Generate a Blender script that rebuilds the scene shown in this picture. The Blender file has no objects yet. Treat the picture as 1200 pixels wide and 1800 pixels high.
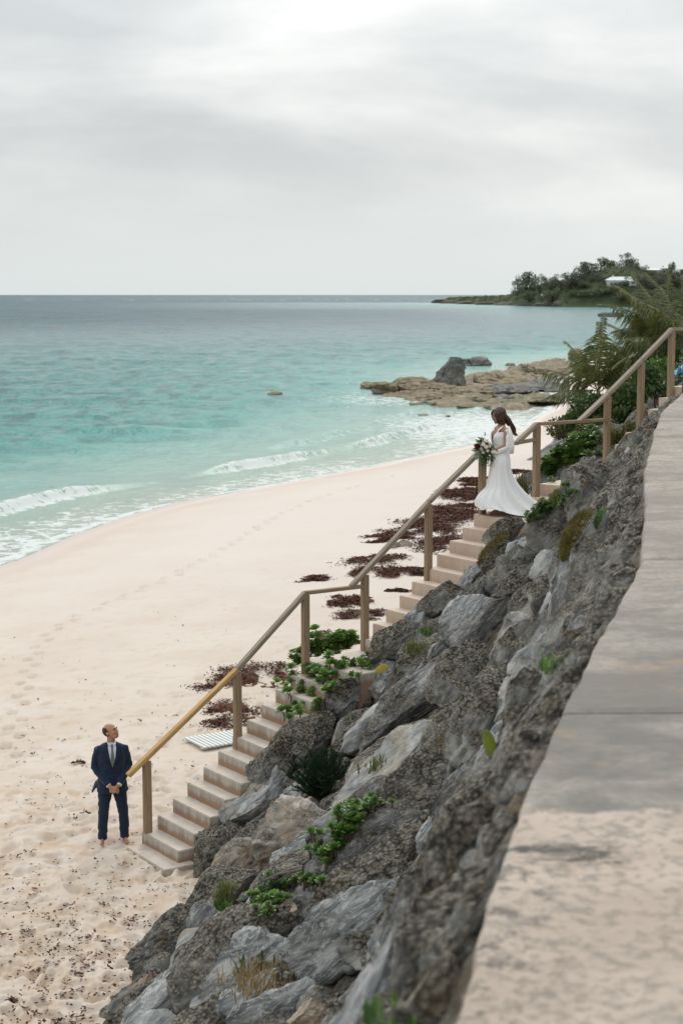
import bpy, bmesh, math, random
import numpy as np
from mathutils import Vector, Matrix, Euler

S = bpy.context.scene
C = S.collection
R = math.radians
random.seed(11)
RNG = np.random.default_rng(11)

# ------------------------------------------------------------------ camera
EYE = 8.0                                  # eye height above the sand at the foot of the stairs
FPX = 2900.0                               # focal length in pixels of the 1200x1800 frame
PITCH = math.atan(382.0 / FPX)
cam_d = bpy.data.cameras.new('camera')
cam = bpy.data.objects.new('camera', cam_d); C.objects.link(cam)
cam.location = (0, 0, EYE)
cam.rotation_euler = (R(90) - PITCH, 0, 0)
cam_d.sensor_fit = 'VERTICAL'
cam_d.sensor_height = 36.0
cam_d.lens = 36.0 * FPX / 1800.0
cam_d.clip_start = 0.1
cam_d.clip_end = 90000
cam_d.dof.use_dof = True
cam_d.dof.focus_distance = 25.5
cam_d.dof.aperture_fstop = 3.6
S.camera = cam

# ------------------------------------------------------------------ world and sun
SUN_EL, SUN_AZ = R(36), R(3)               # ahead of the camera, behind cloud
W = bpy.data.worlds.new('World'); S.world = W; W.use_nodes = True
nt = W.node_tree; nt.nodes.clear()
def wn(t, **k):
    n = nt.nodes.new(t)
    for a, b in k.items(): setattr(n, a, b)
    return n
wout = wn('ShaderNodeOutputWorld'); wbg = wn('ShaderNodeBackground')
sky = wn('ShaderNodeTexSky', sky_type='NISHITA', sun_disc=False)
sky.sun_elevation = SUN_EL; sky.sun_rotation = SUN_AZ
sky.air_density = 1.0; sky.dust_density = 4.0
tc = wn('ShaderNodeTexCoord')
sep = wn('ShaderNodeSeparateXYZ'); nt.links.new(tc.outputs['Generated'], sep.inputs[0])
def wmath(op, a, b=None, clamp=False):
    n = wn('ShaderNodeMath', operation=op); n.use_clamp = clamp
    for i, v in enumerate((a, b)):
        if v is None: continue
        if isinstance(v, (int, float)): n.inputs[i].default_value = v
        else: nt.links.new(v, n.inputs[i])
    return n.outputs[0]
# cloud deck: flat layers seen edge-on near the horizon
mp = wn('ShaderNodeMapping'); mp.inputs['Scale'].default_value = (3.4, 3.4, 11.0)
mp.inputs['Rotation'].default_value = (0, R(-5.0), 0)
mp.inputs['Location'].default_value = (4.3, 2.15, 0.2)
nt.links.new(tc.outputs['Generated'], mp.inputs[0])
n1 = wn('ShaderNodeTexNoise'); n1.inputs['Scale'].default_value = 1.15; n1.inputs['Detail'].default_value = 5; n1.inputs['Roughness'].default_value = .5
n1.inputs['Distortion'].default_value = .35
nt.links.new(mp.outputs[0], n1.inputs['Vector'])
n2 = wn('ShaderNodeTexNoise'); n2.inputs['Scale'].default_value = 4.0; n2.inputs['Detail'].default_value = 6; n2.inputs['Roughness'].default_value = .55
nt.links.new(mp.outputs[0], n2.inputs['Vector'])
cl = wmath('ADD', wmath('MULTIPLY', n1.outputs[0], .8), wmath('MULTIPLY', n2.outputs[0], .2))
cr = wn('ShaderNodeValToRGB'); nt.links.new(cl, cr.inputs[0])
cr.color_ramp.elements[0].position = .36; cr.color_ramp.elements[0].color = (.50, .535, .56, 1)
cr.color_ramp.elements[1].position = .64; cr.color_ramp.elements[1].color = (.78, .80, .80, 1)
e = cr.color_ramp.elements.new(.5); e.color = (.625, .655, .665, 1)
# thin even veil at the horizon
hz = wn('ShaderNodeMapRange', interpolation_type='SMOOTHSTEP'); nt.links.new(sep.outputs[2], hz.inputs[0])
hz.inputs[1].default_value = .0; hz.inputs[2].default_value = .10; hz.inputs[3].default_value = 1; hz.inputs[4].default_value = 0
mx = wn('ShaderNodeMix', data_type='RGBA'); nt.links.new(hz.outputs[0], mx.inputs[0])
nt.links.new(cr.outputs[0], mx.inputs[6]); mx.inputs[7].default_value = (.735, .785, .785, 1)
# an overcast sky is brighter towards the zenith (CIE overcast)
sdv = wn('ShaderNodeVectorMath', operation='DOT_PRODUCT'); nt.links.new(tc.outputs['Generated'], sdv.inputs[0])
sdv.inputs[1].default_value = (math.sin(SUN_AZ) * math.cos(SUN_EL), math.cos(SUN_AZ) * math.cos(SUN_EL), math.sin(SUN_EL))
glow = wmath('MULTIPLY', wmath('POWER', wmath('MAXIMUM', sdv.outputs['Value'], 0.0), 16.0), .75)          # sun behind the cloud
zen = wmath('ADD', glow, wmath('ADD', 1.0, wmath('MULTIPLY', wmath('MAXIMUM', sep.outputs[2], 0.0), 1.15)))
vm = wn('ShaderNodeVectorMath', operation='SCALE'); nt.links.new(mx.outputs[2], vm.inputs[0]); nt.links.new(wmath('MULTIPLY', zen, 10.0), vm.inputs[3])
mx2 = wn('ShaderNodeMix', data_type='RGBA'); mx2.inputs[0].default_value = .95
nt.links.new(sky.outputs[0], mx2.inputs[6]); nt.links.new(vm.outputs[0], mx2.inputs[7])
nt.links.new(mx2.outputs[2], wbg.inputs[0]); wbg.inputs[1].default_value = .1
nt.links.new(wbg.outputs[0], wout.inputs[0])

sun_d = bpy.data.lights.new('sun', 'SUN'); sun_d.energy = 1.1; sun_d.angle = R(24); sun_d.color = (1, .95, .88)
sun = bpy.data.objects.new('sun', sun_d); C.objects.link(sun)
_sd = Vector((math.sin(SUN_AZ) * math.cos(SUN_EL), math.cos(SUN_AZ) * math.cos(SUN_EL), math.sin(SUN_EL)))
sun.rotation_euler = _sd.to_track_quat('Z', 'Y').to_euler()
S.view_settings.view_transform = 'Standard'; S.view_settings.look = 'None'
S.view_settings.exposure = 0.0; S.view_settings.gamma = 1.0
S.render.engine = 'CYCLES'
S.cycles.use_denoising = True
S.cycles.use_adaptive_sampling = False
S.cycles.max_bounces = 6
S.cycles.caustics_reflective = False; S.cycles.caustics_refractive = False

# ------------------------------------------------------------------ helpers
def _hash(ix, iy, iz, seed):
    h = (ix * 374761393 + iy * 668265263 + iz * 2147483647 + seed * 1274126177) & 0xFFFFFFFF
    h = ((h ^ (h >> 13)) * 1274126177) & 0xFFFFFFFF
    h = ((h ^ (h >> 16)) * 2246822519) & 0xFFFFFFFF
    return ((h ^ (h >> 15)) & 0xFFFFFF) / float(0xFFFFFF)
def vnoise(p, seed=0):
    """smooth value noise in 0..1 for points (n,3)"""
    p = np.asarray(p, float); i = np.floor(p).astype(np.int64); f = p - i
    u = f * f * f * (f * (f * 6 - 15) + 10)
    r = 0
    for dx in (0, 1):
        wx = u[:, 0] if dx else 1 - u[:, 0]
        for dy in (0, 1):
            wy = u[:, 1] if dy else 1 - u[:, 1]
            for dz in (0, 1):
                wz = u[:, 2] if dz else 1 - u[:, 2]
                r = r + wx * wy * wz * _hash(i[:, 0] + dx, i[:, 1] + dy, i[:, 2] + dz, seed)
    return r
def fbm(p, octaves=4, seed=0, gain=.5, lac=2.03):
    p = np.asarray(p, float); a, t, s = 1.0, 0.0, 0.0
    for o in range(octaves):
        t = t + a * (vnoise(p, seed + o * 17) - .5); s += a; a *= gain; p = p * lac + 7.31
    return t / s * 2
def p3(x, y, z=0):
    x = np.asarray(x, float); return np.stack([x.ravel(), np.asarray(y, float).ravel(), np.full(x.size, float(z)) if np.isscalar(z) else np.asarray(z, float).ravel()], 1)
def sstep(a, b, x):
    t = np.clip((np.asarray(x, float) - a) / (b - a), 0, 1); return t * t * (3 - 2 * t)

def mesh_np(name, V, F, smooth=True, attrs=None):
    V = np.asarray(V, np.float32); F = np.asarray(F, np.int32); k = F.shape[1]
    m = bpy.data.meshes.new(name)
    m.vertices.add(len(V)); m.vertices.foreach_set('co', V.ravel())
    m.loops.add(F.size); m.loops.foreach_set('vertex_index', F.ravel())
    m.polygons.add(len(F)); m.polygons.foreach_set('loop_start', np.arange(0, F.size, k, dtype=np.int32))
    m.update(calc_edges=True)
    m.polygons.foreach_set('use_smooth', np.full(len(F), smooth))
    for a, v in (attrs or {}).items():
        at = m.attributes.new(a, 'FLOAT', 'POINT'); at.data.foreach_set('value', np.asarray(v, np.float32).ravel())
    m.validate()
    return m
def grid_faces(nr, nc):
    a = np.arange(nr * nc).reshape(nr, nc)
    return np.stack([a[:-1, :-1].ravel(), a[:-1, 1:].ravel(), a[1:, 1:].ravel(), a[1:, :-1].ravel()], 1)
def link(name, mesh, mat=None, parent=None, loc=None):
    o = bpy.data.objects.new(name, mesh); C.objects.link(o)
    if mat is not None and not mesh.materials: mesh.materials.append(mat)
    if parent is not None: o.parent = parent
    if loc is not None: o.location = loc
    return o
def from_bm(name, bm, mat, parent=None, smooth=False, loc=None):
    m = bpy.data.meshes.new(name); bm.normal_update(); bm.to_mesh(m); bm.free()
    if smooth: m.polygons.foreach_set('use_smooth', [True] * len(m.polygons))
    return link(name, m, mat, parent, loc)
def thing(name, label, cat, loc=(0, 0, 0), rz=0, group=None):
    o = bpy.data.objects.new(name, None); C.objects.link(o); o.empty_display_size = .1
    o.location = loc; o.rotation_euler = (0, 0, rz)
    return tag(o, label, cat, group)
def tag(o, label, cat, group=None):
    o['label'] = label; o['category'] = cat
    if group: o['group'] = group
    return o
def structure(o): o['kind'] = 'structure'; return o
def bm_box(bm, c, s, rot=None, bev=0):
    r = bmesh.ops.create_cube(bm, size=1)['verts']
    M = Matrix.Translation(c) @ (rot.to_matrix().to_4x4() if rot is not None else Matrix()) @ Matrix.Diagonal((*s, 1))
    bmesh.ops.transform(bm, matrix=M, verts=r)
    if bev:
        es = list({e for v in r for e in v.link_edges})
        bmesh.ops.bevel(bm, geom=es, offset=bev, segments=2, affect='EDGES')
def tube(pts, rad, seg=8, cap=True, flat=1.0):
    """lofted tube as (V, quads); rad a number, or one (rx, ry) or number per point"""
    pts = [Vector(p) for p in pts]; n = len(pts); V = []; up = None
    for i, p in enumerate(pts):
        t = (pts[min(i + 1, n - 1)] - pts[max(i - 1, 0)]).normalized()
        if up is None: up = Vector((0, 1, 0)) if abs(t.y) < .9 else Vector((1, 0, 0))
        a = t.cross(up).normalized(); b = a.cross(t).normalized(); up = b
        r = rad[i] if isinstance(rad, (list, tuple)) else rad
        rx, ry = r if isinstance(r, (list, tuple)) else (r, r * flat)
        for k in range(seg):
            an = 2 * math.pi * k / seg
            V.append(p + a * rx * math.cos(an) + b * ry * math.sin(an))
    F = [(i * seg + k, i * seg + (k + 1) % seg, (i + 1) * seg + (k + 1) % seg, (i + 1) * seg + k) for i in range(n - 1) for k in range(seg)]
    if cap:
        for e in (0, n - 1):
            c = len(V); V.append(pts[e].copy())
            for k in range(seg):
                q = (e * seg + k, e * seg + (k + 1) % seg); F.append((q[1], q[0], c) if e == 0 else (q[0], q[1], c))
    return V, F
class MB:
    """collects many small shapes into one mesh"""
    def __init__(s): s.V = []; s.F = []
    def add(s, V, F):
        o = len(s.V); s.V += [tuple(v) for v in V]; s.F += [tuple(i + o for i in f) for f in F]
    def quad(s, a, b, c, d): s.add((a, b, c, d), ((0, 1, 2, 3),))
    def tube(s, pts, rad, seg=6, **k): s.add(*tube(pts, rad, seg, **k))
    def mesh(s, name, smooth=True):
        m = bpy.data.meshes.new(name); m.from_pydata(s.V, [], s.F); m.update()
        if smooth: m.polygons.foreach_set('use_smooth', [True] * len(m.polygons))
        return m
    def build(s, name, mat, parent=None, smooth=True, loc=None): return link(name, s.mesh(name, smooth), mat, parent, loc)

# pixel of the 1200x1800 photograph -> world, used to read places off the photograph
_c, _s = math.cos(PITCH), math.sin(PITCH)
def ray(u, v):
    x = (u - 600) / FPX; y = (900 - v) / FPX
    return Vector((x, _c + y * _s, -_s + y * _c))
def at_z(u, v, z): r = ray(u, v); return Vector((0, 0, EYE)) + r * ((z - EYE) / r.z)
def at_y(u, v, Y): r = ray(u, v); return Vector((0, 0, EYE)) + r * (Y / r.y)
def pix(p):
    d = Vector(p) - Vector((0, 0, EYE)); fw = d.y * _c - d.z * _s; up = d.y * _s + d.z * _c
    return (600 + FPX * d.x / fw, 900 - FPX * up / fw)

# node helper
class NB:
    def __init__(s, name, rough=.8, spec=.3):
        s.m = bpy.data.materials.new(name); s.m.use_nodes = True; s.t = s.m.node_tree; s.t.nodes.clear()
        s.out = s.n('ShaderNodeOutputMaterial'); s.b = s.n('ShaderNodeBsdfPrincipled'); s.l(s.b.outputs[0], s.out.inputs[0])
        s.b.inputs['Roughness'].default_value = rough; s.b.inputs['Specular IOR Level'].default_value = spec
        s.tc = s.n('ShaderNodeTexCoord')
    def n(s, t, **k):
        x = s.t.nodes.new(t)
        for a, b in k.items(): setattr(x, a, b)
        return x
    def l(s, a, b): s.t.links.new(a, b)
    def put(s, sock, v):
        if v is None: return
        if isinstance(v, bpy.types.NodeSocket): s.l(v, sock)
        elif isinstance(v, (tuple, list)) and len(v) == 3 and sock.type == 'RGBA': sock.default_value = (*v, 1)
        else: sock.default_value = v
    @property
    def obj(s): return s.tc.outputs['Object']
    @property
    def pos(s): return s.n('ShaderNodeNewGeometry').outputs['Position']
    @property
    def nrm(s): return s.n('ShaderNodeNewGeometry').outputs['Normal']
    @property
    def rnd(s): return s.n('ShaderNodeObjectInfo').outputs['Random']
    def map(s, vec, scale=(1, 1, 1), rot=(0, 0, 0), loc=(0, 0, 0)):
        x = s.n('ShaderNodeMapping'); s.l(vec, x.inputs[0]); s.put(x.inputs['Scale'], scale); s.put(x.inputs['Rotation'], rot); s.put(x.inputs['Location'], loc); return x.outputs[0]
    def noise(s, vec, scale, detail=4, rough=.5, dist=0):
        x = s.n('ShaderNodeTexNoise'); s.l(vec, x.inputs['Vector'])
        for a, v in (('Scale', scale), ('Detail', detail), ('Roughness', rough), ('Distortion', dist)): s.put(x.inputs[a], v)
        return x.outputs[0]
    def voro(s, vec, scale, feature='F1', out='Distance'):
        x = s.n('ShaderNodeTexVoronoi', feature=feature); s.l(vec, x.inputs['Vector']); s.put(x.inputs['Scale'], scale); return x.outputs[out]
    def ramp(s, fac, *stops):
        x = s.n('ShaderNodeValToRGB'); s.put(x.inputs[0], fac); els = x.color_ramp.elements
        while len(els) < len(stops): els.new(.5)
        for e, (p, c) in zip(els, stops): e.position = p; e.color = (c, c, c, 1) if isinstance(c, (int, float)) else (*c, 1)
        return x.outputs[0]
    def step(s, v, a, b, lo=0., hi=1.):
        x = s.n('ShaderNodeMapRange', interpolation_type='SMOOTHSTEP'); s.put(x.inputs[0], v)
        for i, q in enumerate((a, b, lo, hi)): s.put(x.inputs[i + 1], q)
        return x.outputs[0]
    def mix(s, f, a, b, mode='MIX'):
        x = s.n('ShaderNodeMix', data_type='RGBA', blend_type=mode); s.put(x.inputs[0], f); s.put(x.inputs[6], a); s.put(x.inputs[7], b); return x.outputs[2]
    def math(s, op, a, b=None, clamp=False):
        x = s.n('ShaderNodeMath', operation=op); x.use_clamp = clamp; s.put(x.inputs[0], a); s.put(x.inputs[1], b); return x.outputs[0]
    def xyz(s, v): x = s.n('ShaderNodeSeparateXYZ'); s.l(v, x.inputs[0]); return x.outputs
    def attr(s, name): x = s.n('ShaderNodeAttribute'); x.attribute_name = name; return x.outputs['Fac']
    def bump(s, h, strength=.5, dist=.02, prev=None):
        x = s.n('ShaderNodeBump'); s.put(x.inputs['Height'], h); s.put(x.inputs['Strength'], strength); s.put(x.inputs['Distance'], dist)
        if prev is not None: s.l(prev, x.inputs['Normal'])
        return x.outputs[0]
    def done(s, col=None, rough=None, normal=None):
        s.put(s.b.inputs['Base Color'], col); s.put(s.b.inputs['Roughness'], rough)
        if normal is not None: s.l(normal, s.b.inputs['Normal'])
        return s.m
def plain(name, col, rough=.6, var=.25, scale=12, spec=.3, bump=0):
    b = NB(name, rough, spec); n = b.noise(b.obj, scale, 4)
    c = b.mix(n, tuple(x * (1 - var) for x in col), tuple(min(1, x * (1 + var)) for x in col))
    return b.done(c, normal=b.bump(n, bump, .01) if bump else None)
def leafmat(name, dark, light, rough=.5, spec=.35, tip=None):
    b = NB(name, rough, spec)
    n = b.noise(b.pos, 9, 3); n2 = b.noise(b.pos, 1.7, 2)
    c = b.mix(b.step(b.math('ADD', b.math('MULTIPLY', n, .6), b.math('MULTIPLY', n2, .5)), .35, .75), dark, light)
    if tip: c = b.mix(b.step(b.noise(b.pos, 5.0, 3), .6, .7), c, tip)
    m = b.done(c); b.b.inputs['Subsurface Weight'].default_value = 0
    tr = b.n('ShaderNodeBsdfTranslucent'); b.put(tr.inputs[0], c); ms = b.n('ShaderNodeMixShader'); ms.inputs[0].default_value = .22
    b.l(b.b.outputs[0], ms.inputs[1]); b.l(tr.outputs[0], ms.inputs[2]); b.l(ms.outputs[0], b.out.inputs[0])
    return m

# ------------------------------------------------------------------ plan of the place
WALL_PTS = [(-.55, -4), (-.28, 0.6), (.05, 2.6), (.275, 3.69), (.38, 4.25), (.535, 5.0), (.74, 5.88), (1.0, 6.92), (1.425, 8.55), (1.925, 10.4), (2.4, 12.9), (2.94, 15.85), (3.9, 20.5), (4.75, 24.4), (5.98, 28.9)]
WALL_Z = 6.3
_wy = np.array([p[1] for p in WALL_PTS] + [40, 60, 80, 110, 150, 200, 320]); _wx = np.array([p[0] for p in WALL_PTS] + [8.4, 12.8, 18, 26, 43, 78, 190])
_ty = np.array([-10, 17.4, 22.4, 130, 150, 200, 320]); _tx = np.array([-8.1, -2.62, -1.58, 19.6, 27, 60, 150])
def wall_x(y): return np.interp(y, _wy, _wx)
def toe_x(y): return np.interp(y, _ty, _tx)
SEA_Z = -1.5
_sy = np.array([-40, 10, 58.8, 64.9, 70.8, 75.1, 81.2, 89.2, 95.4, 103.7, 117, 141, 165, 200, 230, 260, 300, 420]); _sx = np.array([-40, -26, -12.3, -11.3, -9.85, -8.1, -4.5, 0, 3.3, 7.2, 12.1, 17.5, 20, 25, 33, 50, 110, 230])
def shore_x(y): return np.interp(y, _sy, _sx)
def shore_d(x, y):
    """metres inland of the waterline (negative = out at sea)"""
    k = (shore_x(np.asarray(y) + 3) - shore_x(np.asarray(y) - 3)) / 6
    return (x - shore_x(y)) / np.sqrt(1 + k * k)
def sand_z(x, y):
    w = shore_d(x, y)
    return np.where(w > 0, SEA_Z * (1 - np.clip(w / 17, 0, 1)) ** 1.5, SEA_Z + .105 * np.maximum(w, -14))
def bank_h(y): return np.interp(y, [34, 70], [WALL_Z, 4.0])
_F0, _Z0 = [0, .08, .3, .5, .7, .85, .95, 1], [0, .13, .30, .42, .57, .76, .93, 1]          # nearer the camera: sagging slope under a steep top
_F1, _Z1 = [0, .1, .31, .62, .85, 1], [0, .13, .345, .655, .86, 1]                             # beside the stairs
def slope_z(x, y):
    t, w = toe_x(y), wall_x(y); f = (x - t) / (w - t); h = bank_h(y); k = sstep(19.5, 23, np.asarray(y, float))
    pr = np.where(f < 0, f, (1 - k) * np.interp(f, _F0, _Z0) + k * np.interp(f, _F1, _Z1))
    return h * np.minimum(pr, 1) - np.interp(f, [0, .1, .8, .93, 1.0, 1.1], [.10, .28, .28, .12, .08, .14])
_T = np.arange(2.0, 140, .04)
def on_slope(u, v, lift=0.0):
    r = ray(u, v); X, Y, Z = r.x * _T, r.y * _T, EYE + r.z * _T
    hit = np.nonzero(slope_z(X, Y) + lift > Z)[0]; i = int(hit[0]) if len(hit) else len(_T) - 1
    return Vector((X[i], Y[i], Z[i]))
STAIR_N = Vector((.5886, -.8084, 0)); STAIR_O = Vector((-2.9283, 23.3723, 0))
def on_bank(u, v, lift=0.0, off=1.25):
    """like on_slope, but a ray that would pass behind the stairs stops at their right-hand edge"""
    p = on_slope(u, v, lift)
    if p.y < 34 and (p - STAIR_O).dot(STAIR_N) > off or p.x > 5.5: return p
    r = ray(u, v); o = Vector((0, 0, EYE)); k = ((STAIR_O + STAIR_N * off) - o).dot(STAIR_N) / r.dot(STAIR_N)
    q = o + r * k
    return q if k > 0 and q.y < 31 else p
def on_sand(u, v):
    r = ray(u, v); z = 0.0
    for _ in range(12):
        p = at_z(u, v, z); z = float(sand_z(p.x, p.y))
    return at_z(u, v, z)
def slope_frame(x, y):
    e = .05
    dx = float(slope_z(x + e, y) - slope_z(x - e, y)) / (2 * e); dy = float(slope_z(x, y + e) - slope_z(x, y - e)) / (2 * e)
    n = Vector((-dx, -dy, 1)).normalized(); a = Vector((.2, 1, 0)); a = (a - n * a.dot(n)).normalized(); b = a.cross(n).normalized()
    return a, b, n                          # along the wall, up the slope (towards +x), outward

# ------------------------------------------------------------------ beach
def sand_material():
    b = NB('coral_sand', .9, .2); P = b.pos
    big = b.noise(P, .35, 4); mid = b.noise(P, 2.2, 5, .6); fine = b.noise(P, 38, 4, .7)
    c = b.mix(b.step(big, .3, .7), (.575, .49, .41), (.63, .555, .485))
    c = b.mix(b.math('MULTIPLY', b.step(mid, .48, .72), .55), c, (.57, .44, .325))
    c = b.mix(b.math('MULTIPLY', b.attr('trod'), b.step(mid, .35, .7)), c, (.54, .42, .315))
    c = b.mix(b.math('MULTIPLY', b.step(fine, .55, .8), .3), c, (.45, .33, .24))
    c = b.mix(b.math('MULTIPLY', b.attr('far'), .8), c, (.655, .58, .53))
    wet = b.attr('wet')
    c = b.mix(wet, c, (.56, .455, .40))
    h = b.math('ADD', b.math('MULTIPLY', mid, .7), b.math('MULTIPLY', fine, .3))
    return b.done(c, b.step(wet, .3, 1, .9, .28), b.bump(h, b.step(wet, .2, .8, .55, .03), .03))
def build_beach():
    th = np.concatenate([np.linspace(-62, -15, 40, endpoint=False), np.linspace(-15, 12.5, 430, endpoint=False), np.linspace(12.5, 45, 24)])
    rr = 1 / np.concatenate([np.linspace(1 / 6., 1 / 15.5, 20, endpoint=False), np.linspace(1 / 15.5, 1 / 240., 620)])
    T, Q = np.meshgrid(np.radians(th), rr); X = np.sin(T) * Q; Y = np.cos(T) * Q
    x, y = X.ravel(), Y.ravel(); w = shore_d(x, y); z = sand_z(x, y)
    P = p3(x, y)
    dry = sstep(5, 11, w) * sstep(-1.5, -.2, z + .1)
    trod = sstep(36, 26, y + .3 * x) * dry * (.35 + .65 * sstep(27.5, 22, y + .25 * x))
    z = z + dry * .05 * fbm(P * .45, 3, 3) + (.25 + .75 * dry) * .018 * fbm(P * 1.6, 3, 5)
    z = z + trod * (.07 * fbm(P * np.array([2.1, 2.1, 1]), 4, 9, .6) - .06 * np.maximum(0, fbm(P * 3.6, 2, 21)))
    # footprints
    foot = np.zeros_like(z); stamps = []
    def stamp(px, py, ang, s=1.0, d=.035): stamps.append((px, py, ang, s, d))
    trail = [(18, 1330), (32, 1255), (48, 1190), (60, 1148), (95, 1108), (140, 1082), (190, 1062), (240, 1040), (310, 1010), (370, 978), (440, 935), (520, 890), (600, 862), (700, 835)]
    pts = [on_sand(u, v) for u, v in trail]; k = 0; acc = 0
    for a, b_ in zip(pts[:-1], pts[1:]):
        L = (b_ - a).length; n = max(1, int(L / .62)); d = (b_ - a).normalized(); sd = Vector((-d.y, d.x, 0))
        for i in range(n):
            q = a + (b_ - a) * (i / n) + sd * (.11 if k % 2 else -.11); k += 1
            stamp(q.x, q.y, math.atan2(d.y, d.x), 1.3, .085)
    rg = np.random.default_rng(4)
    for i in range(1500):
        u = rg.uniform(-40, 640); v = rg.uniform(980, 1800)
        if rg.random() > .25 + .75 * (v - 980) / 700: continue
        q = on_sand(u, v); stamp(q.x, q.y, rg.uniform(0, 6.28), rg.uniform(.7, 1.2), rg.uniform(.02, .05))
    tree = {}
    cell = .5; kx = np.floor(x / cell).astype(int); ky = np.floor(y / cell).astype(int)
    order = np.lexsort((ky, kx)); key = kx[order] * 100000 + ky[order]
    for (px, py, an, s, d) in stamps:
        cx, cy = int(math.floor(px / cell)), int(math.floor(py / cell)); idx = []
        for ax in (cx - 1, cx, cx + 1):
            lo = np.searchsorted(key, ax * 100000 + cy - 1); hi = np.searchsorted(key, ax * 100000 + cy + 1, 'right'); idx.append(order[lo:hi])
        idx = np.concatenate(idx)
        if len(idx) == 0: continue
        dx, dy = x[idx] - px, y[idx] - py; ca, sa = math.cos(an), math.sin(an)
        q = np.sqrt(((dx * ca + dy * sa) / (.165 * s)) ** 2 + ((-dx * sa + dy * ca) / (.085 * s)) ** 2)
        foot[idx] += d * (-sstep(1.15, .45, q) + .4 * np.exp(-((q - 1.4) / .3) ** 2))
    z = z + np.clip(foot, -.11, .05)
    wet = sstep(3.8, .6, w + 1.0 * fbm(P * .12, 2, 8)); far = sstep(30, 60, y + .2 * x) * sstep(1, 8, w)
    m = mesh_np('beach', np.stack([x, y, z], 1), grid_faces(len(rr), len(th)), True, {'wet': wet, 'trod': np.clip(trod + sstep(-.02, -.07, foot) * .9, 0, 1), 'far': far * (1 - sstep(-.02, -.07, foot))})  # footprint hollows also take a darker sand colour, painted shade that shows the trail
    return structure(link('beach', m, sand_material()))
beach = build_beach()

# ------------------------------------------------------------------ sea
def sea_material():
    b = NB('sea_water', .12, .10); P = b.pos; off = b.attr('off'); b.b.inputs['IOR'].default_value = 1.33
    X = b.xyz(P)
    flat = b.map(P, (1, 1, 0))
    c = b.ramp(b.math('DIVIDE', off, 400), (0, (.33, .365, .29)), (.02, (.20, .345, .285)), (.055, (.065, .305, .27)), (.13, (.020, .225, .22)), (.3, (.011, .125, .145)), (.6, (.010, .078, .118)), (1.0, (.014, .072, .112)))
    reef = b.noise(b.map(P, (.012, .006, 0)), 1.0, 5, .6)
    reefm = b.math('MULTIPLY', b.step(reef, .48, .62), b.step(off, 60, 260, .12, .75))
    c = b.mix(reefm, c, (.022, .075, .095))
    mot = b.noise(b.map(P, (.10, .045, 0)), 1.0, 5, .65)
    c = b.mix(b.math('MULTIPLY', b.step(mot, .45, .7), .5), c, b.mix(.5, c, (.012, .21, .23)))
    str_ = b.noise(b.map(P, (.42, .16, 0)), 1.0, 6, .7, .3); str2 = b.noise(b.map(P, (.05, .014, 0)), 1.0, 6, .7, .3)  # streak masks: dark wave faces, their shade put into the water colour
    c = b.mix(b.math('MULTIPLY', b.step(str_, .46, .58), b.step(off, 6, 40, .15, .85)), c, b.mix(.75, c, (.006, .085, .09)))
    c = b.mix(b.math('MULTIPLY', b.step(str2, .46, .60), b.step(off, 80, 300, 0., .8)), c, b.mix(.6, c, (.006, .03, .042)))
    # foam: lace on the wash and caps on the breakers
    fo = b.attr('foam')
    lace = b.voro(b.map(b.math('ADD', 0, 0) if False else P, (1, 1, 0)), .9, 'DISTANCE_TO_EDGE'); 
    wig = b.n('ShaderNodeVectorMath', operation='ADD'); nz = b.n('ShaderNodeTexNoise'); b.l(flat, nz.inputs['Vector']); nz.inputs['Scale'].default_value = 1.1; nz.inputs['Detail'].default_value = 4
    sc = b.n('ShaderNodeVectorMath', operation='SCALE'); b.l(nz.outputs['Color'], sc.inputs[0]); sc.inputs[3].default_value = 1.8
    b.l(flat, wig.inputs[0]); b.l(sc.outputs[0], wig.inputs[1])
    lace = b.voro(wig.outputs[0], .8, 'DISTANCE_TO_EDGE'); lace2 = b.voro(wig.outputs[0], 2.3, 'DISTANCE_TO_EDGE')
    fn = b.noise(flat, 1.3, 6, .65)
    lc = b.math('MAXIMUM', b.step(lace, .16, .02), b.math('MULTIPLY', b.step(lace2, .12, .02), .7))
    f = b.math('ADD', b.math('MULTIPLY', fo, .85), b.math('MULTIPLY', b.math('SUBTRACT', fn, .5), 2.6))
    f = b.math('ADD', f, b.math('MULTIPLY', b.math('MULTIPLY', lc, fo), .9))
    fm = b.math('MULTIPLY', b.step(f, .55, 1.05), b.step(fo, .02, .15))
    # far white horses on the reef
    wn_ = b.noise(b.map(P, (.035, .0045, 0)), 1.0, 4, .6); band = b.math('MULTIPLY', b.step(off, 700, 1200), b.step(off, 4200, 2600))
    cap = b.math('MULTIPLY', b.step(wn_, .60, .66), band)
    fm = b.math('MAXIMUM', fm, b.math('MULTIPLY', cap, .75))
    c = b.mix(fm, c, (.64, .67, .65))
    rp = b.noise(b.map(P, (1.0, .55, 0)), 1.6, 6, .62); rp2 = b.noise(b.map(P, (.16, .07, 0)), 1.0, 6, .62); rp3 = b.noise(b.map(P, (.02, .008, 0)), 1.0, 6, .65)
    n = b.bump(rp, b.math('MULTIPLY', b.step(off, 4, 30, .3, 1.), b.step(off, 50, 180, 1., .15)), .45); n = b.bump(rp2, b.step(off, 10, 60, .1, 1.), 3.0, n); n = b.bump(rp3, b.step(off, 150, 500), 14.0, n)
    rough = b.math('MAXIMUM', b.step(off, 20, 400, .16, .42), b.math('MULTIPLY', fm, .75))
    return b.done(c, rough, n)
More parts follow.
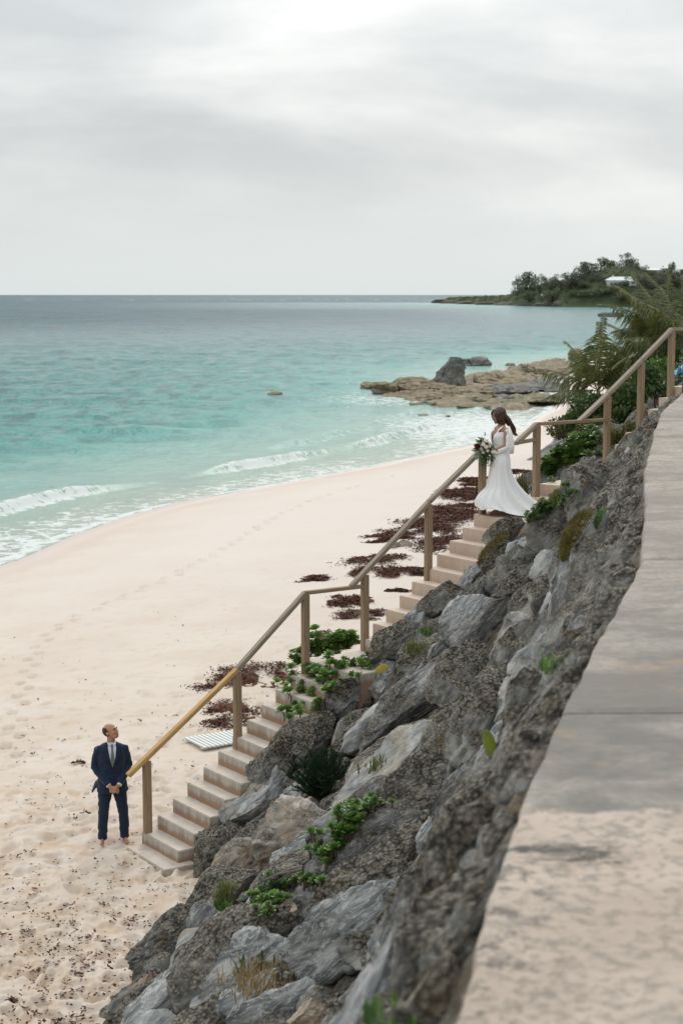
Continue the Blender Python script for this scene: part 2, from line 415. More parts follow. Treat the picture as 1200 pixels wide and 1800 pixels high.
def build_sea():
    th = np.concatenate([np.linspace(-60, -14, 50, endpoint=False), np.linspace(-14, 13, 330, endpoint=False), np.linspace(13, 40, 24)])
    rr = 1 / np.concatenate([np.linspace(1 / 34., 1 / 420., 640, endpoint=False), np.linspace(1 / 420., 1 / 60000., 70)])
    T, Q = np.meshgrid(np.radians(th), rr); X = np.sin(T) * Q; Y = np.cos(T) * Q
    x, y = X.ravel(), Y.ravel()
    coast = [(a_, b_) for a_, b_ in zip(_sx, _sy)] + [(330, 700), (330, 1150), (215, 1270), (170, 1300), (140, 1500), (105, 1850)]
    dist = np.full(x.shape, 1e9)
    for (ax, ay), (bx, by) in zip(coast[:-1], coast[1:]):
        t = np.clip(((x - ax) * (bx - ax) + (y - ay) * (by - ay)) / ((bx - ax) ** 2 + (by - ay) ** 2), 0, 1)
        dist = np.minimum(dist, np.hypot(x - ax - t * (bx - ax), y - ay - t * (by - ay)))
    w = np.where((x > shore_x(y)) & (y < 300), -dist, dist)
    off = np.maximum(w, 0) * (1 - .62 * sstep(25, 110, x) * sstep(1500, 900, y))
    P = p3(x, y)
    amp = sstep(2, 30, off) * sstep(900, 250, y)
    k = shore_d(x, y)
    z = SEA_Z + amp * (.34 * fbm(P * np.array([.13, .26, 1]), 3, 31) + .20 * fbm(P * np.array([.45, .8, 1]), 3, 37))
    # swell lines that run parallel to the beach and the two breakers
    jit = 1.6 * fbm(P * np.array([.06, .06, 1]), 2, 41); along = fbm(P * np.array([.10, .05, 1]), 2, 43)
    foam = np.zeros_like(z)
    for d0, h, wd, fo, sd in ((5.2, .44, .75, .85, 1), (9.5, .32, 1.0, .36, 2), (16, .26, 1.3, .10, 3), (24, .24, 1.6, .0, 4), (34, .22, 1.8, .0, 5), (47, .2, 2., 0., 6)):
        a = np.clip(.42 + 2.2 * fbm(P * np.array([.11, .055, 1]) + sd * 9.1, 3, 50 + sd), 0, 1)
        q = (w - d0 - jit); prof = np.where(q < 0, np.exp(-(q / (wd * .55)) ** 2), np.exp(-(q / (wd * 1.6)) ** 2))
        near = sstep(170, 120, y)
        z = z + h * a * prof * near
        foam = np.maximum(foam, fo * a ** 1.6 * near * np.exp(-((q + wd * .5) / (wd * .8)) ** 2))
    wash = sstep(6.5, 1.0, w + jit * .6) * (.55 + .35 * along) * sstep(-1.9, -.2, w)
    foam = np.maximum(foam, wash)
    edge = np.exp(-((w + .55 - .5 * fbm(P * .22, 2, 61)) / .55) ** 2)
    foam = np.maximum(foam, .95 * edge)
    # broken water round the rock ledge and in the small cove behind the bride
    cove = np.exp(-(((x - 10.5) / 8) ** 2 + ((y - 118) / 18) ** 2)); foam = np.maximum(foam, 1.0 * cove)
    led = np.exp(-(((x - 4) / 7) ** 2 + ((y - 152) / 14) ** 2)); foam = np.maximum(foam, .55 * led)
    # run-up sheet: thin water lying on the wet sand
    run = np.maximum(0, -w); z = np.where(w < 0, np.maximum(SEA_Z + .012, sand_z(x, y) + .02 * sstep(1.3, .2, run) - .06 * sstep(.7, 1.9, run)) , z)
    lap = .7 * fbm(P * np.array([.16, .16, 1]), 2, 66)
    z = np.where(w < -.2 + 0 * lap, np.where(run > 1.1 + lap, SEA_Z - .4, z), z)
    m = mesh_np('sea', np.stack([x, y, z], 1), grid_faces(len(rr), len(th)), True, {'off': off, 'foam': foam})
    return structure(link('sea', m, sea_material()))
sea = build_sea()

# ------------------------------------------------------------------ embankment (ground under and between the boulders)
def rubble_material():
    b = NB('rough_mortared_rubble', .95, .15); P = b.pos
    a = b.noise(P, 1.1, 6, .6); g = b.noise(P, 13, 8, .76, .4); f = b.noise(P, 55, 3, .7); v = b.voro(P, 15)
    c = b.ramp(g, (.36, (.04, .037, .032)), (.5, (.125, .115, .10)), (.64, (.30, .28, .24)))
    c = b.mix(b.math('MULTIPLY', b.step(a, .5, .68), .6), c, (.17, .13, .085))
    c = b.mix(b.math('MULTIPLY', b.step(b.noise(P, 4.0, 5, .65), .52, .66), .4), c, (.27, .19, .10))
    c = b.mix(b.math('MULTIPLY', b.step(v, .30, .08), .5), c, (.03, .027, .022))
    soil = b.step(b.xyz(P)[1], 33, 37)
    c = b.mix(b.math('MULTIPLY', soil, .7), c, (.10, .085, .05))
    h = b.math('ADD', b.math('MULTIPLY', g, .6), b.math('ADD', b.math('MULTIPLY', f, .2), b.math('MULTIPLY', v, .4)))
    return b.done(c, normal=b.bump(h, .9, .07))
M_RUBBLE = rubble_material()
def build_bank():
    ys = np.concatenate([np.linspace(-6, 4, 20, endpoint=False), np.linspace(4, 34, 460, endpoint=False), np.linspace(34, 80, 120, endpoint=False), np.linspace(80, 260, 50)])
    fs = np.concatenate([np.linspace(-.12, 1.0, 200, endpoint=False), np.linspace(1.0, 1.25, 10, endpoint=False), np.linspace(1.25, 6, 12)])
    F, Yg = np.meshgrid(fs, ys); t, w = toe_x(Yg), wall_x(Yg); X = t + (w - t) * F
    x, y = X.ravel(), Yg.ravel(); z = slope_z(x, y); f = F.ravel(); P = p3(x, y, z)
    lump = sstep(1.02, .97, f) * sstep(-.12, .02, f)
    near = sstep(45, 34, y)
    z = z + lump * (.16 * fbm(P * 1.3, 4, 71) + near * .16 * np.abs(fbm(P * 3.6, 3, 73)) + near * .06 * fbm(P * 11, 3, 75, .65))
    z = z - lump * near * .12 * sstep(.04, .12, f) * sstep(.97, .88, f)          # deep gaps between the boulders
    z = np.where(f < 0, np.minimum(z, slope_z(x, y)) - .5 * (-f) * 6, z)
    # tuck the ground below the stairs and the wall slab
    m = mesh_np('embankment', np.stack([x, y, z], 1), grid_faces(len(ys), len(fs))[:, ::-1] * 1, True)
    return structure(link('embankment', m, M_RUBBLE))

# ------------------------------------------------------------------ retaining wall with its concrete top
def concrete_top_material():
    b = NB('weathered_concrete_coping', .85, .25); P = b.pos; X = b.xyz(P)
    n = b.noise(b.map(P, (1, 1.6, 1)), 1.3, 6, .6); fine = b.noise(P, 22, 5, .65); st = b.noise(b.map(P, (1.1, 1.5, 1)), 1.2, 7, .68, .5)
    pink = b.mix(b.step(n, .35, .7), (.41, .335, .275), (.50, .415, .35))
    grey = b.mix(b.step(st, .35, .68), (.17, .16, .143), (.37, .335, .295))
    edge = b.math('ADD', X[1], b.math('MULTIPLY', b.math('SUBTRACT', b.noise(P, 7, 4, .6), .5), .55))
    g = b.math('MULTIPLY', b.step(edge, 5.25, 5.34), b.step(b.math('ADD', X[1], b.math('MULTIPLY', n, 5)), 14.5, 8.0, .75, 1.))
    c = b.mix(g, pink, grey)
    # black mould: one patch by the edge and a speckled margin
    dx = b.math('DIVIDE', b.math('SUBTRACT', X[0], .68), .26); dy = b.math('DIVIDE', b.math('SUBTRACT', X[1], 4.88), .075)
    r2 = b.math('ADD', b.math('MULTIPLY', dx, dx), b.math('MULTIPLY', dy, dy))
    mn = b.noise(b.map(P, (5, 9, 1)), 1.5, 7, .7, .6); mould = b.step(b.math('ADD', mn, b.math('MULTIPLY', b.step(r2, 4.5, .0), .27)), .73, .80)
    ex = b.math('SUBTRACT', X[0], b.math('ADD', b.math('MULTIPLY', X[1], .2), -.47))
    spk = b.math('MULTIPLY', b.step(b.noise(P, 16, 5, .7), .50, .62), b.math('MULTIPLY', b.step(ex, .45, .0), b.step(X[1], 5.1, 4.7)))
    c = b.mix(b.math('MULTIPLY', b.math('MAXIMUM', mould, b.math('MULTIPLY', spk, .85)), .92), c, (.06, .057, .05))
    c = b.mix(b.math('MULTIPLY', b.step(fine, .48, .62), .55), c, (.19, .165, .135))
    c = b.mix(b.math('MULTIPLY', b.step(b.noise(P, 5.5, 6, .7), .53, .64), .4), c, (.24, .22, .19))
    c = b.mix(b.math('MULTIPLY', b.step(b.noise(P, 2.6, 4), .60, .72), .2), c, (.60, .36, .18))
    return b.done(c, normal=b.bump(b.math('ADD', fine, n), .6, .02))
def build_wall():
    root = thing('retaining_wall', 'low retaining wall with broad pinkish grey concrete top along the right edge', 'wall', (0, 0, 0))
    mat = concrete_top_material()
    ys = np.arange(-4, 28.91, .12)
    # smooth the edge line
    ex = wall_x(ys); kk = np.ones(9) / 9; ex = np.convolve(np.pad(ex, 4, 'edge'), kk, 'valid')
    ex = ex + .012 * fbm(p3(ys * 2.2, ys * 0), 3, 5)
    cuts = [-4, 2.0, 6.62, 10.6, 15.2, 20.0, 24.6, 28.9]
    prof = [(-.035, -1.2), (-.025, -.5), (-.02, -.06), (-.016, -.025), (-.008, -.008), (.008, -.001), (.10, 0), (.6, .004), (1.3, .006), (2.6, 0), (2.6, -1.2)]
    for a, c in zip(cuts[:-1], cuts[1:]):
        yy = np.concatenate([[a + .008], ys[(ys > a + .02) & (ys < c - .02)], [c - .008]]); xx = np.interp(yy, ys, ex)
        rows = []
        for i, (yv, xv) in enumerate(zip(yy, xx)):
            dip = -.010 if i in (0, len(yy) - 1) else 0
            rows.append([(xv + px, yv, WALL_Z + pz + (dip if pz > -.4 else 0)) for px, pz in prof])
        V = np.array(rows).reshape(-1, 3)
        V[:, 2] += np.where(V[:, 2] > WALL_Z - .2, .008 * fbm(V * 1.5, 3, 6), 0); V[:, 0] += np.where(V[:, 0] < np.repeat(xx, len(prof)) + .012, .022 * fbm(V * 4, 4, 7, .6), 0)
        nb = len(prof); n = len(yy)
        F = [tuple(q) for q in grid_faces(n, nb)] + [tuple(range(nb))] + [tuple(range((n - 1) * nb, n * nb))[::-1]]
        m = bpy.data.meshes.new('slab'); m.from_pydata([tuple(v) for v in V], [], F); m.update()
        bm = bmesh.new(); bm.from_mesh(m); bmesh.ops.recalc_face_normals(bm, faces=bm.faces); bm.to_mesh(m); bm.free()
        link('slab', m, mat, root)
    return root
build_wall()

# ------------------------------------------------------------------ staircase
D1 = Vector((math.cos(.6158), math.sin(.6158), 0)); D2 = Vector((math.cos(.6293), math.sin(.6293), 0)); RUN = .2607
def rgt(d): return Vector((d.y, -d.x, 0))
STEPS = []                                  # (left front corner, heading, depth, top z, landing?)
p0 = Vector((-2.9283, 23.3723, 0))
for k in range(1, 12): STEPS.append((p0 + D1 * RUN * (k - 1), D1, RUN, .2 * k, False))
q22 = Vector((2.1851, 27.0923, 0)); l1 = p0 + D1 * RUN * 11; s13 = q22 - D2 * RUN * 9
STEPS.append((l1, (s13 - l1).normalized(), (s13 - l1).length, 2.4, True))
for k in range(13, 22): STEPS.append((q22 - D2 * RUN * (22 - k), D2, RUN, .2 * k, False))
STEPS.append((q22, D2, 1.19, 4.4, True))
STEPS.append((q22 + D2 * 1.19, D2, .262, 4.6, False))
l3 = q22 + D2 * 1.452; f3 = Vector((4.95, 29.93, 0)); d3 = Vector((.234, .2, 0)); D3 = d3.normalized(); s25 = f3 - d3 * 2
STEPS.append((l3, (s25 - l3).normalized(), (s25 - l3).length, 4.8, True))
for i, zt in enumerate((4.95, 5.1, 5.3, 5.5, 5.7, 5.9, 6.1, 6.3)): STEPS.append((f3 + d3 * (i - 2), D3, d3.length if i < 7 else 1.6, zt, i == 7))
def step_material():
    b = NB('stained_step_concrete', .85, .25); P = b.pos; O = b.xyz(b.obj); N = b.xyz(b.nrm)
    n = b.noise(P, 2.3, 5, .6); f = b.noise(P, 26, 4, .65); v = b.noise(b.map(P, (6, 6, 1.2)), 1.6, 5, .6)
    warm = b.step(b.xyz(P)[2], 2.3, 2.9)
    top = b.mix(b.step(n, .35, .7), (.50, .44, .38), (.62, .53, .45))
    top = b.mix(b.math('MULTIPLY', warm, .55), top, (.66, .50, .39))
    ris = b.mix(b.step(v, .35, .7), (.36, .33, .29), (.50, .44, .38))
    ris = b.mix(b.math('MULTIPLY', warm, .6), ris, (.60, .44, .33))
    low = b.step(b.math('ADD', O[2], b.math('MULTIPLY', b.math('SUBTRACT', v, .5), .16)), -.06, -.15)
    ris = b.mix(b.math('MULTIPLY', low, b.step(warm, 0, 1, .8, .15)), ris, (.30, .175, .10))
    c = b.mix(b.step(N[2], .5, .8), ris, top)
    c = b.mix(b.math('MULTIPLY', b.step(b.noise(P, 6, 5, .65), .58, .72), .35), c, (.24, .20, .16))
    c = b.mix(b.math('MULTIPLY', b.step(f, .6, .8), .3), c, (.2, .16, .12))
    return b.done(c, normal=b.bump(b.math('ADD', f, n), .35, .01))
M_STEP = step_material()
def step_mesh(width, depth, h, seed):
    bm = bmesh.new(); bm_box(bm, (0, 0, 0), (1, 1, 1))
    bmesh.ops.scale(bm, vec=(depth, width, h), verts=bm.verts); bmesh.ops.translate(bm, vec=(depth / 2, -width / 2, -h / 2), verts=bm.verts)
    es = [e for e in bm.edges if all(v.co.z > -1e-4 for v in e.verts) or (abs(e.verts[0].co.x) < 1e-4 and abs(e.verts[1].co.x) < 1e-4)]
    bmesh.ops.bevel(bm, geom=es, offset=.012, segments=2, affect='EDGES')
    bmesh.ops.subdivide_edges(bm, edges=[e for e in bm.edges if e.calc_length() > .3], cuts=7, use_grid_fill=True)
    co = np.array([v.co[:] for v in bm.verts]); d = .006 * fbm(co * 5 + seed * 3.7, 3, seed)
    for v, q in zip(bm.verts, d): v.co += v.normal * float(q)
    bmesh.ops.recalc_face_normals(bm, faces=bm.faces)
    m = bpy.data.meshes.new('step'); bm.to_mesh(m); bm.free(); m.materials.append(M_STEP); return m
def build_stairs():
    root = thing('concrete_staircase', 'pale concrete staircase climbing from the sand beside the boulders', 'staircase', p0)
    variants = [step_mesh(1.08, RUN + .03, .9, s) for s in range(4)]
    rg = random.Random(5)
    for i, (c, d, dep, zt, land) in enumerate(STEPS):
        w = 1.08
        if land or dep > .3: m = step_mesh(w + (.25 if land else 0), dep + .02, 1.3, 20 + i)
        else: m = variants[i % 4]
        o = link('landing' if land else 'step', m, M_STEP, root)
        j = rg.uniform(-.012, .012)
        o.location = Vector((c.x, c.y, zt)) + rgt(d) * j - root.location; o.rotation_euler = (0, rg.uniform(-.004, .004), math.atan2(d.y, d.x))
    a, bq = at_z(222, 1489, .03), at_z(284, 1527, .03)
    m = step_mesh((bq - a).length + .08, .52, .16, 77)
    o = link('bottom_slab', m, M_STEP, root); dd = Vector((-(bq - a).y, (bq - a).x, 0)).normalized()
    o.location = a - root.location; o.rotation_euler = (0, R(.6), math.atan2(dd.y, dd.x))
build_stairs()

# ------------------------------------------------------------------ timber handrail
def timber(name, c1, c2, c3):
    b = NB(name, .75, .25); P = b.obj
    g = b.noise(b.map(P, (14, 14, .9)), 3, 6, .65, .4); k = b.noise(P, 1.4, 3); ring = b.voro(b.map(P, (3, 3, .8)), 1.2)
    c = b.ramp(g, (.3, c1), (.5, c2), (.72, c3))
    c = b.mix(b.math('MULTIPLY', b.step(k, .5, .7), .4), c, tuple(x * .6 for x in c1))
    c = b.mix(b.math('MULTIPLY', b.step(ring, .07, .03), .7), c, (.09, .05, .025))
    return b.done(c, normal=b.bump(g, .35, .006))
M_GREYWOOD = timber('weathered_timber', (.17, .135, .10), (.28, .23, .175), (.38, .32, .25))
M_POSTWOOD = timber('brown_post_timber', (.17, .115, .068), (.28, .20, .125), (.37, .28, .19))
M_NEWWOOD = timber('yellow_rail_timber', (.36, .21, .075), (.50, .315, .125), (.58, .40, .19))
def beam(a, b_, w, h, mat, parent, name, up=Vector((0, 0, 1))):
    a, b_ = Vector(a), Vector(b_); L = (b_ - a).length; d = (b_ - a).normalized(); sx = d.cross(up)
    sx = sx.normalized() if sx.length > .01 else Vector((1, 0, 0)); u = sx.cross(d).normalized()
    bm = bmesh.new(); bm_box(bm, (0, 0, L / 2), (w, h, L))
    bmesh.ops.bevel(bm, geom=list(bm.edges), offset=.006, segments=2, affect='EDGES')
    o = from_bm(name, bm, mat, parent, False)
    M = Matrix((sx, u, d)).transposed().to_4x4(); M.translation = a - (parent.location if parent else Vector())
    o.matrix_local = M; return o
def path_hit(u, off=.09):
    """point on the rail line (just inside the left edge of the stairs) at image column u"""
    best = None
    for c, d, dep, zt, land in STEPS:
        for t in np.linspace(0, dep, 24):
            q = c + d * float(t) + rgt(d) * off; uu = pix((q.x, q.y, zt))[0]
            if best is None or abs(uu - u) < best[0]: best = (abs(uu - u), q, zt)
    return best[1], best[2]
def build_rail():
    root = thing('timber_handrail', 'weathered timber post and rail handrail on the sea side of the stairs', 'handrail', p0 + rgt(D1) * .09)
    posts = [(260, 1337), (418, 1180), (537, 1045), (641, 1010), (752, 886), (848, 792), (941, 748), (1065, 696), (1124, 636), (1177, 581)]
    P = {}
    for u, vt in posts:
        q, zb = path_hit(u); zt = at_y(u, vt, q.y).z; P[u] = Vector((q.x, q.y, zt))
        dr = D1 if u < 600 else D2
        o = beam((q.x, q.y, zb - .25), (q.x, q.y, zt - .005), .10, .105, M_POSTWOOD, root, 'post', up=dr)
    def rp(u, v):
        q, zb = path_hit(u); return Vector((q.x, q.y, at_y(u, v, q.y).z))
    lo = P[260] + (P[260] - P[418]).normalized() * .38 + Vector((0, 0, .02))
    up = Vector((0, 0, .03))
    W_, H_ = .10, .062
    beam(lo + up, P[418] + up, W_, H_, M_NEWWOOD, root, 'rail')
    beam(P[418] + up + Vector((0, 0, .002)), P[537] + up, W_, H_, M_GREYWOOD, root, 'rail')
    beam(P[537] + up - Vector((0, 0, .004)), rp(641, 1030), .095, .055, M_POSTWOOD, root, 'rail')
    a = rp(619, 1031)
    beam(a, P[752] + up, W_, H_, M_GREYWOOD, root, 'rail')
    beam(P[752] + up + Vector((0, 0, .002)), P[848] + up, W_, H_, M_GREYWOOD, root, 'rail')
    beam(P[848] + up - Vector((0, 0, .004)), rp(941, 772), .095, .055, M_POSTWOOD, root, 'rail')
    beam(rp(902, 780), P[941] + up, W_, H_, M_GREYWOOD, root, 'rail')
    beam(P[941] + up - Vector((0, 0, .004)), rp(1065, 738), .095, .055, M_POSTWOOD, root, 'rail')
    beam(rp(1017, 741), P[1065] + up, W_, H_, M_GREYWOOD, root, 'rail')
    beam(P[1065] + up, P[1124] + up, W_ * .98, H_, M_GREYWOOD, root, 'rail')
    beam(P[1124] + up, P[1177] + up, W_, H_, M_GREYWOOD, root, 'rail')
    beam(P[1177] + up - Vector((0, 0, .004)), P[1177] + up + Vector((1.5, .35, .0)), .095, .058, M_GREYWOOD, root, 'rail')
    return P
POSTS = build_rail()
bank = build_bank()

# ------------------------------------------------------------------ boulders
def rock_material(name, face_lo, face_mid, face_hi, crust_th=.55, stain=None, stain_amt=.5, veins=0.0, crust_col=1.0):
    b = NB(name, .88, .2); N = b.xyz(b.nrm)
    off = b.n('ShaderNodeVectorMath', operation='ADD'); b.l(b.obj, off.inputs[0])
    cmb = b.n('ShaderNodeCombineXYZ'); r = b.math('MULTIPLY', b.rnd, 37.0)
    for i in range(3): b.l(r, cmb.inputs[i])
    b.l(cmb.outputs[0], off.inputs[1]); P = off.outputs[0]
    big = b.noise(P, 1.6, 5, .55); g0 = b.noise(P, 11, 7, .72, .4); f = b.noise(P, 60, 3, .7); vor = b.voro(P, 30)
    g = b.math('ADD', b.math('MULTIPLY', g0, .84), b.math('MULTIPLY', b.math('SUBTRACT', .62, vor), .26))
    st = b.noise(b.map(P, (2.2, 2.2, 9), (.5, .35, 0)), 1.0, 7, .62, .8)
    face = b.ramp(st, (.36, face_lo), (.5, face_mid), (.62, face_hi))
    if veins:
        vn = b.noise(b.map(P, (1.5, 1.5, 7), (.9, .2, .4)), 2.1, 6, .6, 1.6)
        face = b.mix(b.math('MULTIPLY', b.step(b.math('ABSOLUTE', b.math('SUBTRACT', vn, .5)), .035, .006), veins), face, (.52, .52, .50))
    if stain: face = b.mix(b.math('MULTIPLY', b.step(b.noise(P, 1.9, 4, .6), .48, .62), stain_amt), face, stain)
    k = crust_col
    crust = b.ramp(g, (.36, (.058 * k, .051 * k, .041 * k)), (.46, (.195 * k, .175 * k, .143 * k)), (.55, (.345 * k, .312 * k, .26 * k)), (.66, (.50 * k, .46 * k, .39 * k)))
    crust = b.mix(b.math('MULTIPLY', b.step(b.noise(P, 3.2, 4), .58, .70), .45), crust, (.20, .145, .075))
    m = b.math('ADD', b.math('MULTIPLY', N[2], .34), b.math('ADD', b.math('MULTIPLY', big, .9), b.math('MULTIPLY', b.math('SUBTRACT', g, .5), .35)))
    mask = b.step(m, crust_th + .02, crust_th + .16)
    c = b.mix(mask, face, crust)
    c = b.mix(b.math('MULTIPLY', b.step(f, .58, .75), .3), c, (.06, .057, .05))
    hc = b.math('ADD', b.math('MULTIPLY', g0, 1.0), b.math('ADD', b.math('MULTIPLY', f, .2), b.math('MULTIPLY', vor, -.9)))
    hf = b.math('ADD', b.math('MULTIPLY', st, .8), b.math('MULTIPLY', f, .12))
    h = b.n('ShaderNodeMix', data_type='FLOAT'); b.put(h.inputs[0], mask); b.put(h.inputs[2], hf); b.put(h.inputs[3], hc)
    return b.done(c, normal=b.bump(h.outputs[0], 1.0, .075))
ROCK = {
    'crust': rock_material('crusted_grey_rock', (.12, .117, .108), (.225, .22, .205), (.37, .36, .335), .42),
    'dark': rock_material('dark_pitted_rock', (.075, .075, .073), (.155, .153, .148), (.28, .275, .26), .55, veins=.5, crust_col=.75),
    'veined': rock_material('blue_grey_veined_rock', (.10, .105, .105), (.20, .207, .205), (.37, .37, .355), .84, veins=.75),
    'pale': rock_material('pale_grey_rock', (.15, .155, .155), (.28, .285, .28), (.44, .435, .41), .72, (.36, .25, .13), .35, veins=.3),
    'peach': rock_material('peach_stained_rock', (.17, .155, .135), (.35, .31, .265), (.56, .50, .43), .60, (.47, .31, .18), .45, veins=.4),
    'brown': rock_material('rust_brown_rock', (.12, .09, .07), (.22, .165, .125), (.33, .27, .21), .68, (.32, .16, .08), .6),
}
LOOK = {'crust': 'rough grey crusted boulder', 'dark': 'dark pitted boulder', 'veined': 'blue grey boulder with pale veins', 'pale': 'pale grey weathered boulder', 'peach': 'peach stained pale boulder', 'brown': 'rusty brown boulder'}
_ico = {}
def ico(level):
    if level not in _ico:
        bm = bmesh.new(); bmesh.ops.create_icosphere(bm, subdivisions=level, radius=1)
        _ico[level] = (np.array([v.co[:] for v in bm.verts]), np.array([[v.index for v in f.verts] for f in bm.faces])); bm.free()
    return _ico[level]
def rock_mesh(dims, seed, level=5, cuts=14, rough=1.0, strata=0.0):
    V, F = ico(level); rg = np.random.default_rng(seed); p = V.copy()
    for _ in range(cuts):
        n = rg.normal(size=3); n /= np.linalg.norm(n); d = rg.uniform(.40, .78)
        s = p @ n - d; p = p - np.outer(np.maximum(s, 0) * .96, n)
    p = p * 1.30
    nr = p / np.linalg.norm(p, axis=1, keepdims=True)
    D = np.array(dims); sz = float(np.cbrt(D.prod())); q = p * D / sz + seed * 1.7
    a = .13 * fbm(q * 1.3, 3, seed) + .085 * (np.abs(fbm(q * 2.9, 3, seed + 3)) * -1.6 + .4)
    cr = -np.abs(fbm(q * 2.1, 3, seed + 11)); a = a - .10 * np.clip(1 + cr * 9, 0, 1)          # cracks
    a = a + rough * (.060 * fbm(q * 7, 4, seed + 5, .6) + .034 * fbm(q * 19, 3, seed + 7, .7))
    if strata:
        t = q @ np.array([.25, .35, .9]) * 5.5 + 2.2 * fbm(q * 1.1, 2, seed + 9)
        a = a + strata * .07 * (np.abs(((t) % 1.0) - .5) * 2 - .5)
    p = p + nr * a[:, None]
    return mesh_np('boulder', p * D, F, True)
LANDMARKS = [('the first step', 300, 1500), ('the second step', 345, 1460), ('the third step', 375, 1425), ('the fifth step', 420, 1360), ('the eighth step', 480, 1285), ('the lower landing', 590, 1160), ('the upper flight of steps', 740, 1030), ("the bride's landing", 880, 910),
             ('the dark needle shrub', 570, 1350), ('the trailing green succulent', 595, 1480), ('the lone cactus pad', 860, 1310), ('the big blue grey slab', 640, 1640), ('the sand at the toe of the slope', 220, 1700), ('the mossy cushion', 1015, 950), ('the black mould patch on the wall', 930, 1490), ('the straw coloured grass', 470, 1690),
             ('the yellow leaf', 670, 1178), ('the large pale boulder', 940, 1115), ('the curve of the wall', 1110, 1000), ('the bottom edge of the photo', 560, 1790), ('the dead branches', 545, 1535), ('the middle of the wall edge', 1000, 1240), ('the upper mossy ledge', 900, 955), ('the green ferny weed', 660, 1340), ('the narrow end of the wall', 1120, 800), ('the third flight of steps', 1085, 770), ('the young palm', 1040, 720)]
_used_labels = {}
def where_label(look, u, v, size=''):
    L = sorted(LANDMARKS, key=lambda a: (a[1] - u) ** 2 + (a[2] - v) ** 2)
    for adj, (nm, lu, lv) in [(a_, l_) for l_ in L[:4] for a_ in ('', size)] + [(size, l_) for l_ in L[4:12]]:
        du, dv = u - lu, v - lv
        if math.hypot(du, dv) < 34: rel = 'touching'
        elif abs(du) > 1.6 * abs(dv): rel = 'right of' if du > 0 else 'left of'
        elif abs(dv) > 1.6 * abs(du): rel = 'below' if dv > 0 else 'above'
        else: rel = ('below and right of' if du > 0 else 'below and left of') if dv > 0 else ('above and right of' if du > 0 else 'above and left of')
        s = ('%s %s %s %s' % (adj, look, rel, nm)).strip()
        if len(s.split()) > 16: continue
        if s not in _used_labels: _used_labels[s] = 1; return s
    return s
BOULDERS = []
GROUP_B = 'boulders of the mortared slope'
def stair_clear(p):
    """how far right of the stairs' right-hand edge (negative = on the stairs)"""
    best = 9
    for c, d, dep, zt, land in STEPS:
        m = c + d * (dep / 2); q = Vector((p.x, p.y, 0)) - m; along = abs(q.dot(d))
        if along < dep / 2 + .25: best = min(best, q.dot(rgt(d)) - 1.0)
    return best
_BV = [700, 740, 800, 850, 905, 920, 990, 1050, 1095, 1135, 1200, 1260, 1290, 1350, 1400, 1460, 1500, 1525, 1600, 1640, 1700, 1800]
_BU = [1160, 1115, 1050, 1000, 890, 865, 845, 760, 700, 632, 560, 515, 497, 432, 405, 355, 345, 350, 300, 285, 195, 140]
def clear_of_steps(P, r):
    u, v = pix(P); rp = r * FPX / P.y
    return all(u + a * rp > float(np.interp(v + b_ * rp, _BV, _BU)) - 5 for a, b_ in ((-1, 0), (-.75, -.6), (-.35, -.8), (-.8, .5)))
def boulder(pos, dims, kind, seed, spin=0, level=5, sink=.3, rough=1.0, strata=0.0, label=None, raised=False, group=GROUP_B):
    a, b_, n = slope_frame(pos.x, pos.y)
    o = link('boulder', rock_mesh(dims, seed, level, rough=rough, strata=strata), ROCK[kind])
    M = Matrix((b_, a, n)).transposed().to_4x4() @ Matrix.Rotation(spin, 4, 'Z')      # x up the slope, y along the wall, z out
    base = Vector((pos.x, pos.y, max(float(slope_z(pos.x, pos.y)), (pos.z - dims[2] * .45) if raised else -9)))
    M.translation = base + n * (dims[2] * (1 - sink * 2) - .02)
    o.matrix_world = M
    u, v = pix(M.translation); tag(o, label or where_label(LOOK[kind], u, v, 'small' if max(dims) < .3 else ('broad' if dims[0] > 1.3 * dims[1] else 'squat')), 'boulder', group)
    BOULDERS.append((M.translation.copy(), max(dims[0], dims[1]), dims)); return o
